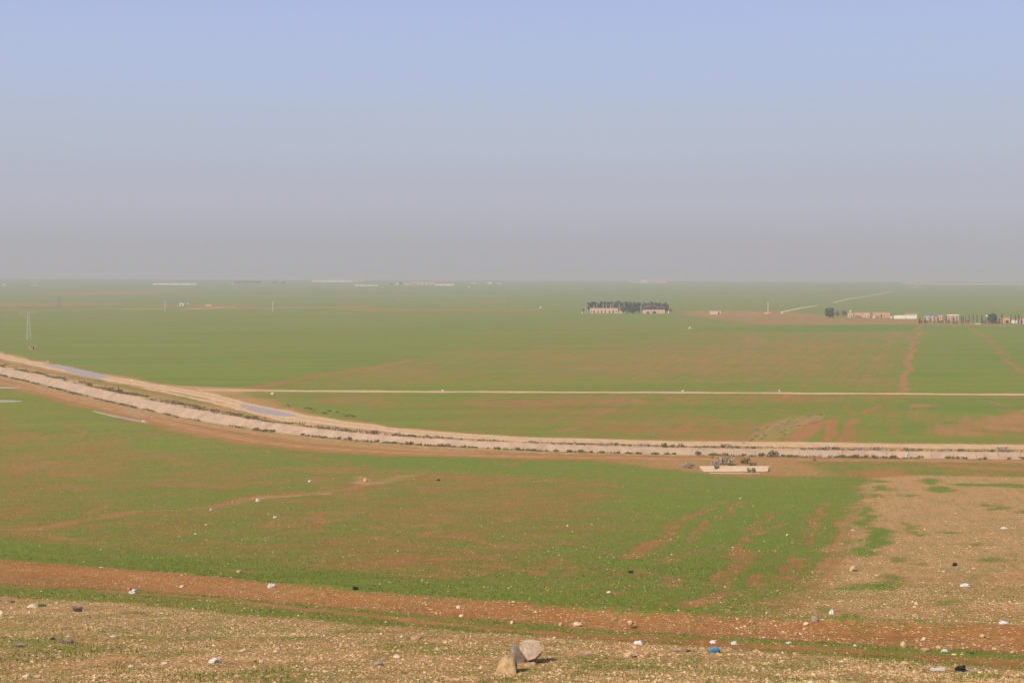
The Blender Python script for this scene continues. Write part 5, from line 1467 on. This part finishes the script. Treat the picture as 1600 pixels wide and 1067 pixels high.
o = link('earth_heap', np_mesh('earth_heap', v.copy(), f, M_HEAP, True)); o.location = p; o.scale = (9 * k, 5 * k, 2.4 * k); o.rotation_euler = (0, 0, 1)
setp(o, 'low orange earth heap at the foot of the pale utility pole', 'heap')

# buildings along the horizon
def far_hall(x0, x1, yt, yb, wall, roof, label, bays=6, cat='building', name='distant_hall'):
    yt = yb - (yb - yt) * 1.3
    p = G((x0 + x1) / 2, yb); k = p.y / F; w = (x1 - x0) * k
    ds = [((i + .5) / bays, min(3.5, w / bays * .45), (yb - yt) * k * .55) for i in range(bays)]
    return house(name, x0, x1, yt, yb, 14, wall, roof, label, doors=ds, cat=cat, over=.6, roof_t=.5)
far_hall(239, 307, 443.2, 445.3, 'white', 'white', 'very long white hall on the left horizon', 4)
far_hall(362, 365, 443.3, 445, 'white', 'white', 'tiny white house left of the hazy trees on the horizon', 1, 'house', 'distant_house')
far_hall(488, 550, 438.7, 440.8, 'white', 'white', 'very long white hall touching the horizon left of centre', 4)
far_hall(550.5, 566, 438.9, 440.8, 'beige', 'grey', 'dull extension at the right end of the horizon hall', 2)
far_hall(555, 590, 445.4, 447, 'white', 'white', 'low pale hall below and right of the horizon hall', 3)
far_hall(618.5, 623, 442.6, 445.2, 'white', 'white', 'small white house beside hazy trees on the horizon', 1, 'house', 'distant_house')
far_hall(629.5, 646, 443, 446.2, 'rose', 'white', 'pinkish hall, left one of the horizon cluster', 3)
far_hall(647, 679.5, 441.8, 446.2, 'rose', 'rose', 'pinkish hall in the middle of the horizon cluster', 5)
far_hall(680.5, 709, 444.2, 446.4, 'white', 'white', 'white hall at the right end of the horizon cluster', 3)
far_hall(680, 702, 437.2, 438.6, 'beige', 'grey', 'faint pale hall on the horizon above the cluster', 2)
far_hall(731, 734, 448.2, 450.3, 'white', 'white', 'tiny white house below the right of the horizon cluster', 1, 'house', 'distant_house')
far_hall(736.5, 743, 442, 444.2, 'white', 'white', 'wide low white house right of the horizon cluster', 2, 'house', 'distant_house')
far_hall(762, 769, 441.6, 444.6, 'white', 'white', 'tall white house right of the horizon cluster', 2, 'house', 'distant_house')
far_hall(777, 780.5, 442.8, 444.8, 'white', 'white', 'tiny white house, left one of the rightmost two of the cluster', 1, 'house', 'distant_house')
far_hall(781.5, 784, 443.1, 445, 'white', 'grey', 'tiny white house, right one of the rightmost two of the cluster', 1, 'house', 'distant_house')
far_hall(4, 9.5, 444.8, 447, 'white', 'white', 'white house on the far left horizon', 1, 'house', 'distant_house')
far_hall(49, 52, 445.6, 447, 'white', 'grey', 'tiny pale house, left of two on the far left horizon', 1, 'house', 'distant_house')
far_hall(54.5, 58.5, 444.8, 446.8, 'white', 'grey', 'tiny pale house, right of two on the far left horizon', 1, 'house', 'distant_house')
far_hall(982, 990, 440, 442.4, 'rose', 'rose', 'low rose hall at the left end of the horizon row above the grove', 2)
far_hall(990.8, 1000, 438.8, 442.4, 'pink', 'rose', 'rose hall with a pale base above the grove', 2)
far_hall(1001.5, 1010.5, 438.4, 442.6, 'white', 'rose', 'whitish hall in the middle of the horizon row above the grove', 3)
far_hall(1011.5, 1019, 438.7, 442.4, 'pink', 'rose', 'rose hall right of the whitish one above the grove', 2)
far_hall(1020, 1042, 438.5, 442.2, 'pink', 'rose', 'long rose hall at the right end of the horizon row above the grove', 4)
for i, (px, py, lab) in enumerate(((1222, 490, 'small white hut at the foot of the chalky road'), (1078, 514, 'white marker hut at the end of the dark green strip'), (844.5, 482, 'tiny white hut on the plain left of the farm'))):
    house('small_hut', px - 1.3, px + 1.3, py - 2.6, py, 2, 'white', 'white', lab, doors=[(.5, .7, 1.1)], cat='hut', over=.1, roof_t=.2)

# ------------------------------------------------------------------ haze over the whole plain
bm = bmesh.new(); bm_box(bm, -14200, 14200, -95, 11800, -6.5, 72)
hm = bpy.data.materials.new('dusty_air'); hm.use_nodes = True
hn = hm.node_tree; hn.nodes.clear()
ho = hn.nodes.new('ShaderNodeOutputMaterial'); hv = hn.nodes.new('ShaderNodeVolumePrincipled')
hv.inputs['Color'].default_value = (.625, .63, .69, 1)
hv.inputs['Density'].default_value = 2.3e-4
hv.inputs['Anisotropy'].default_value = 0.0
hn.links.new(hv.outputs[0], ho.inputs['Volume'])
setp(link('haze', bm_mesh('haze', bm, hm)), 'pale dusty haze hanging over the plain', None, None, 'stuff')

# print('triangles', sum(sum(p.loop_total - 2 for p in m.polygons) if len(m.polygons) < 5000 else len(m.polygons) * (2 if len(m.loops) == 4 * len(m.polygons) else 1) for m in bpy.data.meshes))
